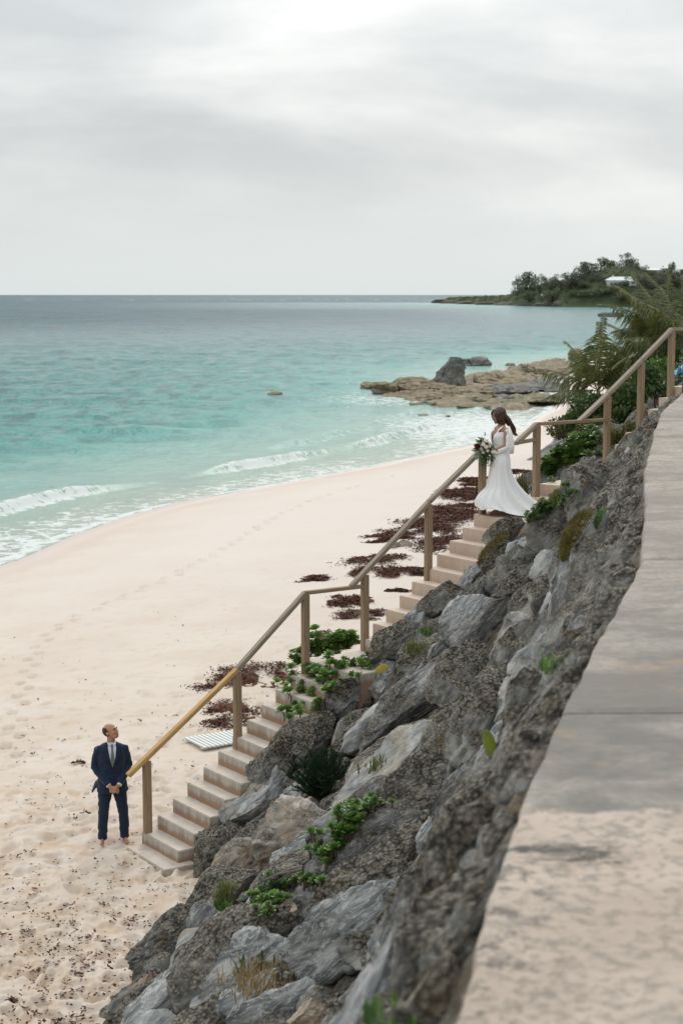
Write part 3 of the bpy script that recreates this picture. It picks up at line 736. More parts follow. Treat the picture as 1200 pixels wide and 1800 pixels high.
# the ones that can be told apart in the photograph: pixel centre, width and height in pixels, kind, spin, strata
NAMED = [
    (622, 1645, 245, 215, 'veined', .5, .3, 'largest blue grey veined slab low in the foreground of the slope'),
    (470, 1700, 250, 150, 'veined', .75, .6, 'long pale streaked slab above the straw coloured grass'),
    (405, 1632, 110, 95, 'veined', .2, .5, 'small upright blue grey rock left of the low succulents'),
    (318, 1645, 130, 190, 'dark', 1.3, .4, 'tall black pitted rock standing over the sand near the toe'),
    (262, 1745, 90, 120, 'brown', 1.2, 0, 'rust brown hollowed rock at the bottom of the slope'),
    (195, 1770, 130, 70, 'dark', 1.2, .3, 'flat dark rock lowest on the sand in the bottom left'),
    (330, 1590, 130, 70, 'crust', .9, .5, 'sloping grey rock half buried where the sand begins'),
    (450, 1495, 130, 105, 'peach', .4, .4, 'peach and white faced rock right of the bottom steps'),
    (374, 1483, 52, 66, 'brown', .5, 0, 'rounded rock with orange underside wedged beside the second step'),
    (478, 1340, 100, 88, 'crust', .8, 0, 'rounded crusted boulder leaning on the middle of the lower flight'),
    (605, 1218, 76, 72, 'dark', .3, 0, 'round black knobbly boulder below the lower landing'),
    (692, 1124, 75, 75, 'crust', .3, 0, 'rock with bluish white face at the head of the lower landing'),
    (745, 1215, 240, 110, 'dark', .75, .8, 'long ridged dark boulder stretching up from the yellow leaf'),
    (622, 1388, 122, 110, 'crust', .6, .2, 'broad crusted boulder with white upper edge right of the needle shrub'),
    (519, 1382, 44, 64, 'peach', .4, 0, 'small cream and orange rock left of the needle shrub'),
    (712, 1400, 155, 66, 'dark', .8, .7, 'long dark slab in mid slope below the ferny weed'),
    (935, 1122, 132, 145, 'pale', .4, .3, 'large pale boulder in mid slope with mottled bluish face'),
    (984, 1002, 113, 95, 'pale', .4, .2, 'pale ochre streaked boulder beneath the mossy cushion'),
    (768, 1052, 90, 60, 'crust', .8, 0, 'rounded grey rock overlapping the upper flight of steps'),
    (838, 1062, 90, 100, 'dark', .6, .5, 'hollowed dark rock with pale rim in the upper slope'),
    (912, 985, 85, 70, 'crust', .8, .3, 'low grey rock beside the upper mossy ledge'),
    (884, 942, 82, 54, 'crust', .4, 0, 'small pitted rock against the edge of the bride\'s landing'),
    (1060, 868, 150, 150, 'crust', .9, .5, 'massive rough rock under the far end of the wall'),
    (545, 1598, 75, 60, 'peach', .4, .2, 'small cream wedge shaped rock above the big blue grey slab'),
    (560, 1775, 190, 62, 'peach', .8, .3, 'blurred cream and ochre rock at the bottom edge of the photo'),
    (770, 1130, 62, 48, 'pale', .5, .2, 'small whitish rock behind the long ridged boulder'),
    (620, 1275, 150, 62, 'crust', .8, .5, 'flat grey rock under the round knobbly boulder'),
    (700, 1300, 150, 75, 'crust', .75, .3, 'grey crusted rock above the ferny weed'),
    (668, 1492, 140, 100, 'crust', .6, 0, 'wide brownish crusted boulder right of the trailing succulent'),
    (840, 1190, 140, 120, 'crust', .6, .3, 'grey rough boulder below and left of the large pale boulder'),
    (985, 788, 92, 56, 'pale', .4, .2, 'pale boulder on the bank above the sand behind the landing rail'),
    (1035, 822, 100, 50, 'crust', .5, .3, 'grey rock under the dense green ground plant behind the landing'),
    (800, 1430, 150, 120, 'pale', .8, .4, 'pale diagonal rock left of the blurred wall edge'),
]
def build_boulders():
    sd = 100
    for (u, v, wpx, hpx, kind, spin, strata, lab) in NAMED:
        sd += 1
        p = on_bank(u, v, .12); dist = p.y; s = dist / FPX
        r = max(wpx, hpx) * s * .5; q = min(wpx, hpx) * s * .5
        boulder(p, (r * 1.05, max(q * .95, r * .62), q * .92), kind, sd, spin - .6, 5, .36, 1.0 if kind not in ('veined', 'pale') else .6, strata, lab, raised=True)
    # rocks heaped against the right-hand ends of the steps: step number, how much of the tread stays clear
    rg = np.random.default_rng(31); ek = ['crust', 'crust', 'dark', 'crust', 'veined', 'crust', 'pale']
    for i, (st, clear) in enumerate([(2.2, 1.08), (3.4, 1.03), (4.6, .96), (5.9, .88), (7.2, .80), (8.5, .74), (9.7, .68), (10.9, .70), (12.6, .86), (14.2, .52), (15.2, .46), (16.2, .50), (17.3, .56), (18.3, .64), (19.3, .74), (20.3, .84), (21.3, .92), (22.4, 1.0)]):
        k = min(len(STEPS) - 2, int(st) - 1); c, d, dep, zt, land = STEPS[k]; fr = st - int(st); r = rg.uniform(.30, .44)
        q = c + d * dep * fr + rgt(d) * (clear + .12 + r * .95); q.z = zt - r * .25 - .02
        if any((Vector((q.x, q.y, q.z)) - c_).length < .45 * (rr_ + r) for c_, rr_, d_ in BOULDERS): continue
        kind = ek[rg.integers(len(ek))]; u, v = pix(q)
        boulder(q, (r * rg.uniform(1.0, 1.35), r, r * .8), kind, 700 + i, rg.uniform(-.6, .6), 5, .36, 1.0, 0, raised=True)
    rg = np.random.default_rng(23); tries = 0; n = 0
    kinds = ['crust'] * 8 + ['dark'] * 3 + ['veined'] * 2 + ['pale'] * 2 + ['peach']
    while n < 340 and tries < 20000:
        tries += 1; zone = rg.random() < .3
        y = rg.uniform(4.2, 33) if rg.random() < .85 else rg.uniform(33, 70); f = rg.uniform(-.03, .985)
        if zone: y = rg.uniform(4.6, 17); f = rg.uniform(.70, .985)
        t, w = float(toe_x(y)), float(wall_x(y)); x = t + (w - t) * f
        big = rg.random(); r = rg.uniform(.24, .40) if big < .6 else rg.uniform(.40, .62)
        r *= min(1, .45 + .55 * max(0, y - 5) / 9)
        if zone: r *= .8
        if y > 33: r *= 1.25
        z = float(slope_z(x, y)); P = Vector((x, y, z)); u, v = pix(P)
        if not (-60 < u < 1260 and 600 < v < 1880): continue
        sc = stair_clear(P)
        if y < 33 and sc < r * .42 and sc > -1.3: continue
        if sc < .9 and y < 33: r = min(r, .42)
        if sc <= -1.3 and y < 33: continue
        if x + r * (.5 if y < 9 else .95) > w and y < 30: continue
        if x - r * 1.0 < t and y < 33: continue
        ok = y > 38
        for _k in range(4):
            if ok or clear_of_steps(P + Vector((0, 0, .1)), r * 1.25): ok = True; break
            r *= .75
        if not ok or r < .13: continue
        if any((P - c).length < (.50 if zone else .58) * (rr + r) for c, rr, d in BOULDERS): continue
        kind = kinds[rg.integers(len(kinds))]
        if f < .12 and rg.random() < .5: kind = 'dark'
        lvl = 5 if r * FPX / y > 90 else 4
        if 600 < y: continue
        el = rg.uniform(1.0, 1.55)
        boulder(P, (r * el, r * rg.uniform(.8, 1.05), r * rg.uniform(.55, .78) * (.8 if sc < 1.3 and y < 33 else 1)), kind, 300 + n, rg.uniform(-.7, .7), lvl, .31, 1.0, float(rg.choice([0, 0, .3, .6])), group=GROUP_B if y < 33 else 'rocks of the bank beyond the stairs'); n += 1
    return n
N_FILL = build_boulders()

def rubble():
    """loose broken stone packed under the wall edge and in the gaps, too small to pick apart"""
    rg = np.random.default_rng(61); VV, FF, o = [], [], 0
    V0, F0 = ico(3)
    for i in range(900):
        y = 4.3 + 26 * rg.random() ** 1.3; f = rg.uniform(.84, .995) if rg.random() < .85 else rg.uniform(.05, .9); t, w = float(toe_x(y)), float(wall_x(y)); x = t + (w - t) * f; r = rg.uniform(.05, .17) * (.7 if y < 7 else 1)
        if stair_clear(Vector((x, y, 0))) < .3 or x + r > w - .01: continue
        p = V0.copy()
        for _ in range(7):
            n = rg.normal(size=3); n /= np.linalg.norm(n); p = p - np.outer(np.maximum(p @ n - rg.uniform(.45, .8), 0) * .9, n)
        p = p * (1.15 + .22 * fbm(p * 2.2 + i, 3, i % 40))[:, None] * np.array([rg.uniform(1, 1.6), 1, rg.uniform(.6, .9)]) * r
        a, b_, nn = slope_frame(x, y); M = np.array(Matrix((b_, a, nn)).transposed()); VV.append(p @ M.T + np.array([x, y, float(slope_z(x, y)) + r * .25 + .05])); FF.append(F0 + o); o += len(p)
    ob = link('rubble', mesh_np('rubble', np.concatenate(VV), np.concatenate(FF)), ROCK['crust']); ob['kind'] = 'stuff'; ob['label'] = 'small broken stone packed between the boulders and under the wall edge'; ob['category'] = 'rubble'
rubble()
bpy.context.view_layer.update(); DG = bpy.context.evaluated_depsgraph_get()
def on_hit(u, v):
    """first surface met by the sight line: stones, steps, sand"""
    ok, loc, nor, i, ob, m = S.ray_cast(DG, Vector((0, 0, EYE)), ray(u, v).normalized(), distance=260)
    return loc.copy() if ok else on_bank(u, v)

# ------------------------------------------------------------------ plants on and around the slope
M_SUCC = leafmat('succulent_leaf', (.062, .14, .028), (.20, .34, .07), .38, .5)
M_SUCC_DK = leafmat('dark_succulent_leaf', (.045, .10, .022), (.14, .24, .05), .4, .45)
M_NEEDLE = leafmat('needle_green', (.010, .026, .014), (.028, .060, .026), .6)
M_GRASS = leafmat('yellow_green_grass', (.07, .10, .025), (.20, .21, .06), .6, tip=(.27, .18, .075))
M_STRAW = leafmat('straw_grass', (.16, .105, .045), (.34, .24, .11), .7, tip=(.08, .12, .03))
M_MOSS = leafmat('olive_moss', (.075, .065, .015), (.20, .16, .04), .8)
M_SHRUB = leafmat('shrub_leaf', (.022, .052, .014), (.075, .125, .030), .45, tip=(.13, .13, .035))
M_SHRUB2 = leafmat('olive_shrub_leaf', (.045, .055, .018), (.13, .135, .045), .55, tip=(.16, .11, .05))
M_STEM = plain('brown_stem', (.11, .07, .045), .85, .35)
M_PAD = leafmat('cactus_pad_skin', (.17, .22, .03), (.30, .34, .05), .5)
M_YLEAF = plain('yellow_leaf', (.52, .42, .07), .5, .15)
rgp = random.Random(77)
def rosette(mb, c, nrm, size, n=15, rg=rgp):
    nrm = Vector(nrm).normalized(); a = nrm.orthogonal().normalized(); b_ = nrm.cross(a)
    for i in range(n):
        t = i / n; an = i * 2.399 + rg.uniform(-.2, .2); el = .12 + 1.15 * t + rg.uniform(-.1, .1); L = size * (1.05 - .5 * t) * rg.uniform(.85, 1.15)
        rad = a * math.cos(an) + b_ * math.sin(an); d = (rad * math.cos(el) + nrm * math.sin(el)).normalized(); sd = d.cross(nrm).normalized(); up = sd.cross(d)
        o = c + nrm * size * .15 * t; w = L * .27
        mb.add([o - sd * w * .25, o + sd * w * .25, o + d * L * .6 - sd * w + up * w * .5, o + d * L * .6 + sd * w + up * w * .5, o + d * L * .94 - sd * w * .6 + up * w * .3, o + d * L * .94 + sd * w * .6 + up * w * .3, o + d * L * .58 + up * w * .05],
               [(0, 1, 6), (0, 6, 2), (1, 3, 6), (2, 6, 5, 4), (6, 3, 5)])
def ground_at(x, y):
    return float(slope_z(x, y)) + .02
def spread_pts(u0, v0, u1, v1, n, jx, jy, seed):
    rg = random.Random(seed); return [(u0 + (u1 - u0) * t + rg.gauss(0, jx), v0 + (v1 - v0) * t + rg.gauss(0, jy)) for t in [(i + .5) / n for i in range(n)]]
def succulent(pix_pts, label, size=.15, lift=.16, mat=None, n=15, depth=None, stems=True, group=None):
    pts = [on_hit(u, v) if depth is None else at_y(u, v, depth) for u, v in pix_pts]
    base = sum(pts, Vector()) / len(pts); root = thing('succulent_plant', label, 'plant', base - Vector((0, 0, lift)), group=group)
    mb, st = MB(), MB(); big = []
    for p in pts: big += [p] + [p + Vector((rgp.gauss(0, size * .55), rgp.gauss(0, size * .45), rgp.gauss(0, size * .35))) for _ in range(2)]
    for p in big:
        a, b_, nn = slope_frame(p.x, p.y); up = (nn * .5 + Vector((0, 0, 1)) + Vector((rgp.uniform(-.4, .4), rgp.uniform(-.5, .2), 0))).normalized()
        q = p + up * rgp.uniform(0, lift * .35) - base + Vector((0, 0, lift)); rosette(mb, q, up, size * rgp.uniform(.55, .85), n + 3)
        if stems: st.tube([q, q - up * size * .4, q - up * size * .5 - Vector((0, 0, size * .5))], [.006, .008, .010], 5)
    mb.build('leaves', mat or M_SUCC, root, False)
    if stems: st.build('stems', M_STEM, root)['kind'] = 'stuff'
    return root
succulent([(508, 1222), (498, 1208), (520, 1240), (512, 1200), (545, 1190), (533, 1205), (560, 1202), (565, 1185), (540, 1178), (515, 1255), (552, 1222), (575, 1215), (528, 1262), (560, 1238)], 'bright green rosette succulent spilling over the lower steps below the landing', .17, .22)
succulent(spread_pts(572, 1178, 655, 1165, 16, 10, 8, 1), 'bushy green succulent on the rocks beside the yellow leaf', .14, .16)
succulent([(534, 1152), (545, 1146), (556, 1142), (570, 1138), (582, 1136), (594, 1133), (606, 1131), (618, 1128), (524, 1160), (522, 1172), (600, 1126), (560, 1135)] + spread_pts(530, 1152, 625, 1130, 26, 6, 5, 9), 'row of green succulents growing behind the lower landing', .16, .3, depth=26.4, n=18, stems=False)
succulent(spread_pts(640, 1420, 575, 1520, 34, 13, 9, 2), 'long trailing green succulent running down between the boulders', .095, .1)
succulent(spread_pts(570, 1545, 515, 1555, 9, 8, 4, 3), 'low strip of succulent under the dead branches', .085, .06)
succulent(spread_pts(430, 1578, 500, 1590, 15, 10, 12, 4), 'yellowing succulent clump above the small upright rock', .09, .08)
succulent([(955, 815), (965, 818), (978, 808), (990, 800), (1002, 795), (1012, 788), (1022, 782), (1030, 776), (985, 812), (970, 826), (1000, 806), (1015, 798), (960, 832), (1035, 770), (975, 800)] + spread_pts(960, 828, 1040, 772, 40, 7, 8, 6), 'dense green ground plant on the rocks behind the landing rail', .26, .2, M_SUCC_DK, 13, stems=False)
succulent(spread_pts(930, 915, 1000, 862, 42, 9, 8, 7), 'green and yellow ground plant climbing right of the bride\'s train', .085, .06, M_SUCC_DK, 12, stems=False)
def blades(mb, c, n, L, spread, w=.006, rg=rgp, droop=.25, up=Vector((0, 0, 1)), base=.05):
    for i in range(n):
        an = rg.uniform(0, 6.283); el = abs(rg.gauss(0, spread)); d = Vector((math.cos(an) * math.sin(el), math.sin(an) * math.sin(el), math.cos(el)))
        d = (d + up * .4).normalized(); l = L * rg.uniform(.55, 1.1); o = c + Vector((rg.gauss(0, base), rg.gauss(0, base), 0)); sd = Vector((-d.y, d.x, 0))
        sd = (sd.normalized() if sd.length > .05 else Vector((1, 0, 0))) * w
        m = o + d * l * .55; t = o + d * l + Vector((d.x, d.y, 0)) * droop * l - Vector((0, 0, droop * l * .6))
        mb.add([o - sd, o + sd, m + sd * .8, m - sd * .8, t], [(0, 1, 2, 3), (3, 2, 4)])
def tuft(u, v, n, L, spread, mat, name, label, base=.05, w=.006, cat='plant', lift=.22, droop=.25, depth=None):
    p = on_hit(u, v) if depth is None else at_y(u, v, depth); root = thing(name, label, cat, p); mb = MB(); blades(mb, Vector((0, 0, -.05)), n, L, spread, w, droop=droop, base=base)
    mb.build('blades', mat, root, False)['kind'] = 'stuff'; return root
def needle_shrub():
    p = on_hit(568, 1398); root = thing('needle_shrub', 'dark green needle leaved shrub growing among the boulders in mid slope', 'shrub', p)
    mb, st = MB(), MB(); rg = random.Random(8)
    for i in range(130):
        an = rg.uniform(0, 6.283); el = abs(rg.gauss(0, .6)); L = rg.uniform(.22, .56); d = Vector((math.cos(an) * math.sin(el), math.sin(an) * math.sin(el), math.cos(el)))
        pts = [Vector((0, 0, -.05)) + Vector((rg.gauss(0, .05), rg.gauss(0, .05), 0))]
        for k in range(1, 5): pts.append(pts[0] + d * L * k / 4 + Vector((d.x, d.y, .4)) * .05 * k * k / 8)
        st.tube(pts, [.007, .006, .004, .003, .002], 4)
        for k in range(64):
            t = rg.uniform(.12, 1.0) * 4; i0 = min(3, int(t)); q = pts[i0].lerp(pts[i0 + 1], t - i0)
            e = (d + Vector((rg.gauss(0, .42), rg.gauss(0, .42), rg.gauss(.25, .35)))).normalized(); sd = e.orthogonal().normalized() * .0066; l = rg.uniform(.07, .15)
            mb.add([q - sd, q + sd, q + e * l], [(0, 1, 2)])
    mb.build('needles', M_NEEDLE, root, False)['kind'] = 'stuff'; st.build('stems', M_STEM, root)['kind'] = 'stuff'
needle_shrub()
tuft(665, 1345, 46, .22, .9, M_GRASS, 'ferny_weed', 'yellow green ferny weed left of the long dark slab', .10, .012)
tuft(470, 1718, 420, .17, .85, M_STRAW, 'straw_grass_tuft', 'straw coloured dry grass tuft between the streaked slabs', .17, .005, 'grass')
tuft(462, 1695, 60, .2, .7, M_SHRUB, 'green_weed', 'thin green weed standing in the dry grass', .1, .011)
tuft(395, 1572, 110, .26, .5, M_GRASS, 'spindly_weed', 'spindly yellow green weed above the small upright rock', .06, .007)
tuft(398, 1592, 26, .16, .8, M_SUCC_DK, 'leafy_weed', 'dark leafy weed at the foot of the spindly weed', .05, .03)
tuft(495, 1548, 170, .2, .8, M_NEEDLE, 'needle_seedling', 'small dark needle seedling beside the dead branches', .08, .004)
tuft(728, 1140, 110, .25, .55, M_GRASS, 'grass_tuft', 'brownish grass tuft right of the rock with bluish face', .07, .006, 'grass')
tuft(752, 1108, 60, .16, .6, M_SUCC, 'sprig', 'tiny bright green sprig beneath the upper flight of steps', .05, .01)
tuft(972, 1165, 40, .14, .55, M_SUCC, 'grass_sprig', 'small bright green sprig below the large pale boulder', .04, .006)
tuft(905, 866, 150, .5, .55, M_SHRUB2, 'leafy_sapling', 'leafy olive sapling on the sand behind the bride\'s train', .2, .016, depth=31.0, lift=0)
tuft(700, 1775, 30, .1, .8, M_SUCC_DK, 'small_weed', 'small green weed blurred low in the foreground', .05, .01)
def cushion(u, v, wpx, hpx, label, mat=M_MOSS, n=1500, L=.05):
    p = on_hit(u, v); s = p.y / FPX; a, b_, nn = slope_frame(p.x, p.y); root = thing('moss_cushion', label, 'moss', p); mb = MB(); rg = random.Random(int(u))
    rx, ry = wpx * s * .5, hpx * s * .5
    for i in range(n):
        r = math.sqrt(rg.random()); an = rg.uniform(0, 6.283); q = b_ * rx * r * math.cos(an) + a * rx * .8 * r * math.sin(an) + nn * (ry * .9 * math.sqrt(max(0, 1 - r * r)) - .02)
        e = (nn + Vector((rg.gauss(0, .6), rg.gauss(0, .6), rg.gauss(0.2, .5)))).normalized(); sd = e.orthogonal().normalized() * L * .16
        mb.add([q - sd, q + sd, q + e * L * rg.uniform(.5, 1.2)], [(0, 1, 2)])
    mb.build('tufts', mat, root, False)
cushion(1018, 945, 105, 62, 'rust and olive mossy cushion on top of the pale ochre boulder')
cushion(868, 968, 80, 34, 'olive mossy patch on the upper slope beside the steps', M_MOSS, 1100)
cushion(985, 880, 60, 40, 'yellow green mossy patch climbing the massive rough rock', M_GRASS, 900)
cushion(1055, 912, 44, 22, 'small green mossy patch high on the massive rock', M_SUCC_DK, 500, .04)
def pad(u, v, wpx, hpx, tilt, label, name='cactus_pad', mat=M_PAD, cat='cactus', thick=.18, flat=False):
    p = on_hit(u, v + hpx * .3); s = p.y / FPX; V, F = ico(3); V = V.copy(); V[:, 0] *= wpx * s * .5 * (1 - .25 * (-V[:, 2]).clip(0, 1)); V[:, 1] *= wpx * s * .5 * thick; V[:, 2] *= hpx * s * .5
    o = link(name, mesh_np(name, V, F), mat); o.location = p + Vector((0, 0, hpx * s * .3)); o.rotation_euler = (R(75) if flat else R(-8), R(tilt), R(10)); tag(o, label, cat); return o
pad(860, 1308, 24, 56, -14, 'lone yellow green cactus pad standing in the upper right of the slope')
pad(670, 1176, 16, 26, 70, 'fallen oval yellow leaf beside the bushy succulent', 'fallen_leaf', M_YLEAF, 'leaf', .1)
def branches():
    p = on_hit(545, 1535); root = thing('dead_branches', 'grey dead branches lying across the rocks beneath the trailing succulent', 'branches', p); rg = random.Random(3)
    for i in range(5):
        a = on_hit(455 + 18 * i + rg.uniform(-10, 10), 1556 - 4 * i + rg.uniform(-5, 5)) - p; b_ = on_hit(585 - 6 * i, 1512 + 5 * i) - p; mb = MB()
        pts = [a.lerp(b_, k / 6) + Vector((rg.gauss(0, .015), rg.gauss(0, .015), .03 * math.sin(k / 6 * 3.14) + rg.gauss(0, .01))) for k in range(7)]
        mb.tube(pts, [.006, .009, .011, .012, .013, .014, .012], 6); mb.build('branch', M_STEM2, root)
M_STEM2 = plain('grey_dead_wood', (.17, .145, .125), .9, .35)
branches()
# shrubs of the bank behind the third flight
def leaf_cloud(mb, c, r, n, size, rg, flatz=.8):
    for i in range(n):
        d = Vector((rg.gauss(0, 1), rg.gauss(0, 1), rg.gauss(0, 1))).normalized(); rr = rg.random() ** .4
        q = c + Vector((d.x * r, d.y * r, d.z * r * flatz)) * rr
        e = (d + Vector((rg.gauss(0, .5), rg.gauss(0, .5), rg.gauss(.3, .5)))).normalized(); sd = e.orthogonal().normalized(); sd = (Matrix.Rotation(rg.uniform(0, 6.28), 3, e) @ sd) * size * .32; l = size * rg.uniform(.7, 1.3)
        mb.add([q, q + e * l * .5 + sd, q + e * l, q + e * l * .5 - sd], [(0, 1, 2, 3)])
def bush(u, v, Y, r, label, mat, n=1100, size=.12, lobes=6, seed=0, flatz=.75, cat='shrub'):
    rg = random.Random(seed); top = at_y(u, v, Y); g = ground_at(top.x, top.y); root = thing('shrub', label, cat, Vector((top.x, top.y, min(g, top.z) - .1))); c0 = top - root.location; mb, st = MB(), MB()
    for i in range(lobes):
        o = Vector((rg.gauss(0, .55), rg.gauss(0, .55), rg.gauss(-.1, .35) * flatz)) * r; c = c0 + o; leaf_cloud(mb, c, r * rg.uniform(.4, .65), n // lobes, size, rg, flatz)
        st.tube([Vector((rg.gauss(0, .08), rg.gauss(0, .08), 0)), c * .5 + Vector((rg.gauss(0, .05), 0, 0)), c], [.025, .016, .006], 5)
    mb.build('foliage', mat, root, False); st.build('stems', M_STEM, root)['kind'] = 'stuff'; return root
SHR = [(1085, 720, 46, .75, 'dark leafy shrub directly behind the tallest landing post', M_SHRUB, 2600, .13), (1045, 735, 60, .9, 'dark shrub at the foot of the young palm', M_SHRUB, 2400, .15),
       (1010, 760, 62, .8, 'brown green scrubby bush leaning over the white bank boulder', M_SHRUB2, 2400, .12), (1050, 770, 44, .65, 'olive bush below the crossing rail', M_SHRUB2, 2600, .10),
       (1095, 770, 37, .42, 'olive shrub between the posts of the third flight', M_SHRUB2, 1500, .085), (1140, 690, 46, .8, 'broad dark shrub behind the upper stair post', M_SHRUB, 2600, .14),
       (1165, 665, 42, .7, 'green shrub beside the top stair post', M_SHRUB, 2200, .12), (1195, 650, 44, .9, 'bright green bush at the right edge above the stairs', M_SUCC_DK, 2200, .13),
       (1105, 690, 62, .9, 'dark bush beneath the second palm', M_SHRUB, 2000, .16), (1030, 800, 44, .4, 'low yellow green bush over the rocks behind the landing', M_SHRUB2, 1500, .09), (1150, 640, 70, 1.3, 'wide dark thicket under the tall palms', M_SHRUB, 2400, .2), (1190, 600, 78, 1.6, 'tall grey green thicket at the right edge behind the palms', M_SHRUB2, 2600, .22)]
for i, (u, v, Y, r, lab, m, n, sz) in enumerate(SHR): bush(u, v, Y, r, lab, m, n, sz, 7, 40 + i)

# ------------------------------------------------------------------ palms
M_FROND = leafmat('palm_leaflet', (.035, .048, .013), (.12, .14, .040), .42, .45, tip=(.22, .17, .07))
M_FROND2 = leafmat('yellow_palm_leaflet', (.065, .085, .018), (.19, .20, .05), .42, .45, tip=(.24, .18, .07))
M_RACHIS = plain('palm_rib', (.17, .13, .04), .5, .3)
M_TRUNK = plain('palm_trunk', (.17, .125, .08), .9, .4, 9, bump=.5)
def frond(root, o, az, el, L, rg, droop=1.0, mat=None, wind=Vector((.25, .1, 0))):
    d = Vector((math.cos(az) * math.cos(el), math.sin(az) * math.cos(el), math.sin(el))); pts = [o.copy()]; n = 12; p = o.copy()
    for i in range(n):
        d = (d + Vector((0, 0, -.085 * droop)) * (i / n + .25) + wind * .03).normalized(); p = p + d * L / n; pts.append(p.copy())
    rb = MB(); rb.tube(pts, [.030 - .0235 * i / n for i in range(n + 1)], 5); f = rb.build('frond', M_RACHIS, root)
    mb = MB(); N = 64
    for k in range(N):
        t = .14 + .86 * k / N; x = t * n; i0 = min(n - 1, int(x)); q = pts[i0].lerp(pts[i0 + 1], x - i0); tg = (pts[i0 + 1] - pts[i0]).normalized(); sd = tg.cross(Vector((0, 0, 1)))
        sd = sd.normalized() if sd.length > .05 else Vector((1, 0, 0)); up = sd.cross(tg)
        for s in (-1, 1):
            l = L * .33 * (math.sin(min(1, t * 1.15 + .12) * math.pi) ** .6 + .18) * rg.uniform(.8, 1.1); e = (sd * s * .8 + tg * .65 + up * .12 + Vector((0, 0, -.35 - .5 * rg.random())) + wind * .35).normalized()
            w = tg.cross(e).normalized().cross(e) * .0 + tg * .027; m = q + e * l * .5 + Vector((0, 0, -.02 * l)); tip = q + e * l + Vector((0, 0, -.38 * l)) + wind * .1 * l
            mb.add([q - w * .6, q + w * .6, m + w, m - w, tip], [(0, 1, 2, 3), (3, 2, 4)])
    mb.build('leaflets', mat or M_FROND, f, False); return f
def palm(base, top, fronds, label, L, seed, trunk_r=.11, mat=None):
    rg = random.Random(seed); root = thing('palm_tree', label, 'palm tree', base); h = top - base; mb = MB()
    n = 9; pts = [h * (i / n) + Vector((.04 * math.sin(i), .03 * math.cos(i * 1.3), 0)) for i in range(n + 1)]
    mb.tube(pts, [trunk_r * (1.35 - .5 * i / n) * (1 + .06 * (i % 2)) for i in range(n + 1)], 9); mb.build('trunk', M_TRUNK, root)
    for az, el, s in fronds: frond(root, pts[-1] + Vector((rg.gauss(0, .03), rg.gauss(0, .03), rg.uniform(-.1, .08))), R(az), R(el), L * s, rg, rg.uniform(.8, 1.3), mat if rg.random() < .7 else M_FROND2)
def palm_at(u, v, Y, drop, *a, **k):
    t = at_y(u, v, Y); b_ = Vector((t.x + .1, t.y, min(ground_at(t.x, t.y), t.z - drop))); palm(b_, t, *a, **k)
palm_at(1050, 688, 80, .8, [(172, 30, 1.15), (95, 78, 1.15), (80, 66, 1.1), (-100, 74, 1.2), (120, 55, 1.0), (20, 52, 1.0), (-20, 40, 1.05), (55, 35, 1.0), (200, 8, .95), (-60, 62, 1.05), (150, 62, .95), (-5, 65, 1.0)], 'young coconut palm rising behind the sloping rail over the sand', 3.2, 1)
palm_at(1148, 632, 84, .8, [(170, 62, 1.1), (150, 45, 1.1), (190, 30, 1.0), (95, 80, 1.1), (-90, 70, 1.1), (30, 60, 1.0), (-20, 35, 1.0), (-120, 45, 1.0), (210, 12, .9), (60, 40, 1.0), (-60, 25, .9), (130, 72, 1.1)], 'middle palm with broad drooping fronds behind the upper rail', 3.0, 2, mat=M_FROND2)
palm_at(1172, 590, 82, 1.5, [(165, 40, 1.15), (140, 62, 1.1), (188, 52, 1.1), (95, 78, 1.0), (40, 66, 1.15), (10, 45, 1.1), (-30, 30, 1.0), (-90, 60, 1.0), (-140, 35, 1.0), (70, 50, 1.1), (205, 20, 1.0)], 'tall palm nearest the right edge with fronds against the headland', 3.4, 3)
palm_at(1215, 610, 70, 1.5, [(180, 48, 1.1), (150, 65, 1.1), (200, 20, 1.1), (170, 5, 1.0), (100, 70, 1.0), (20, 50, 1.0), (-60, 40, 1.0), (220, 40, 1.0)], 'palm cut off by the right edge with brown hanging fronds', 3.6, 4)

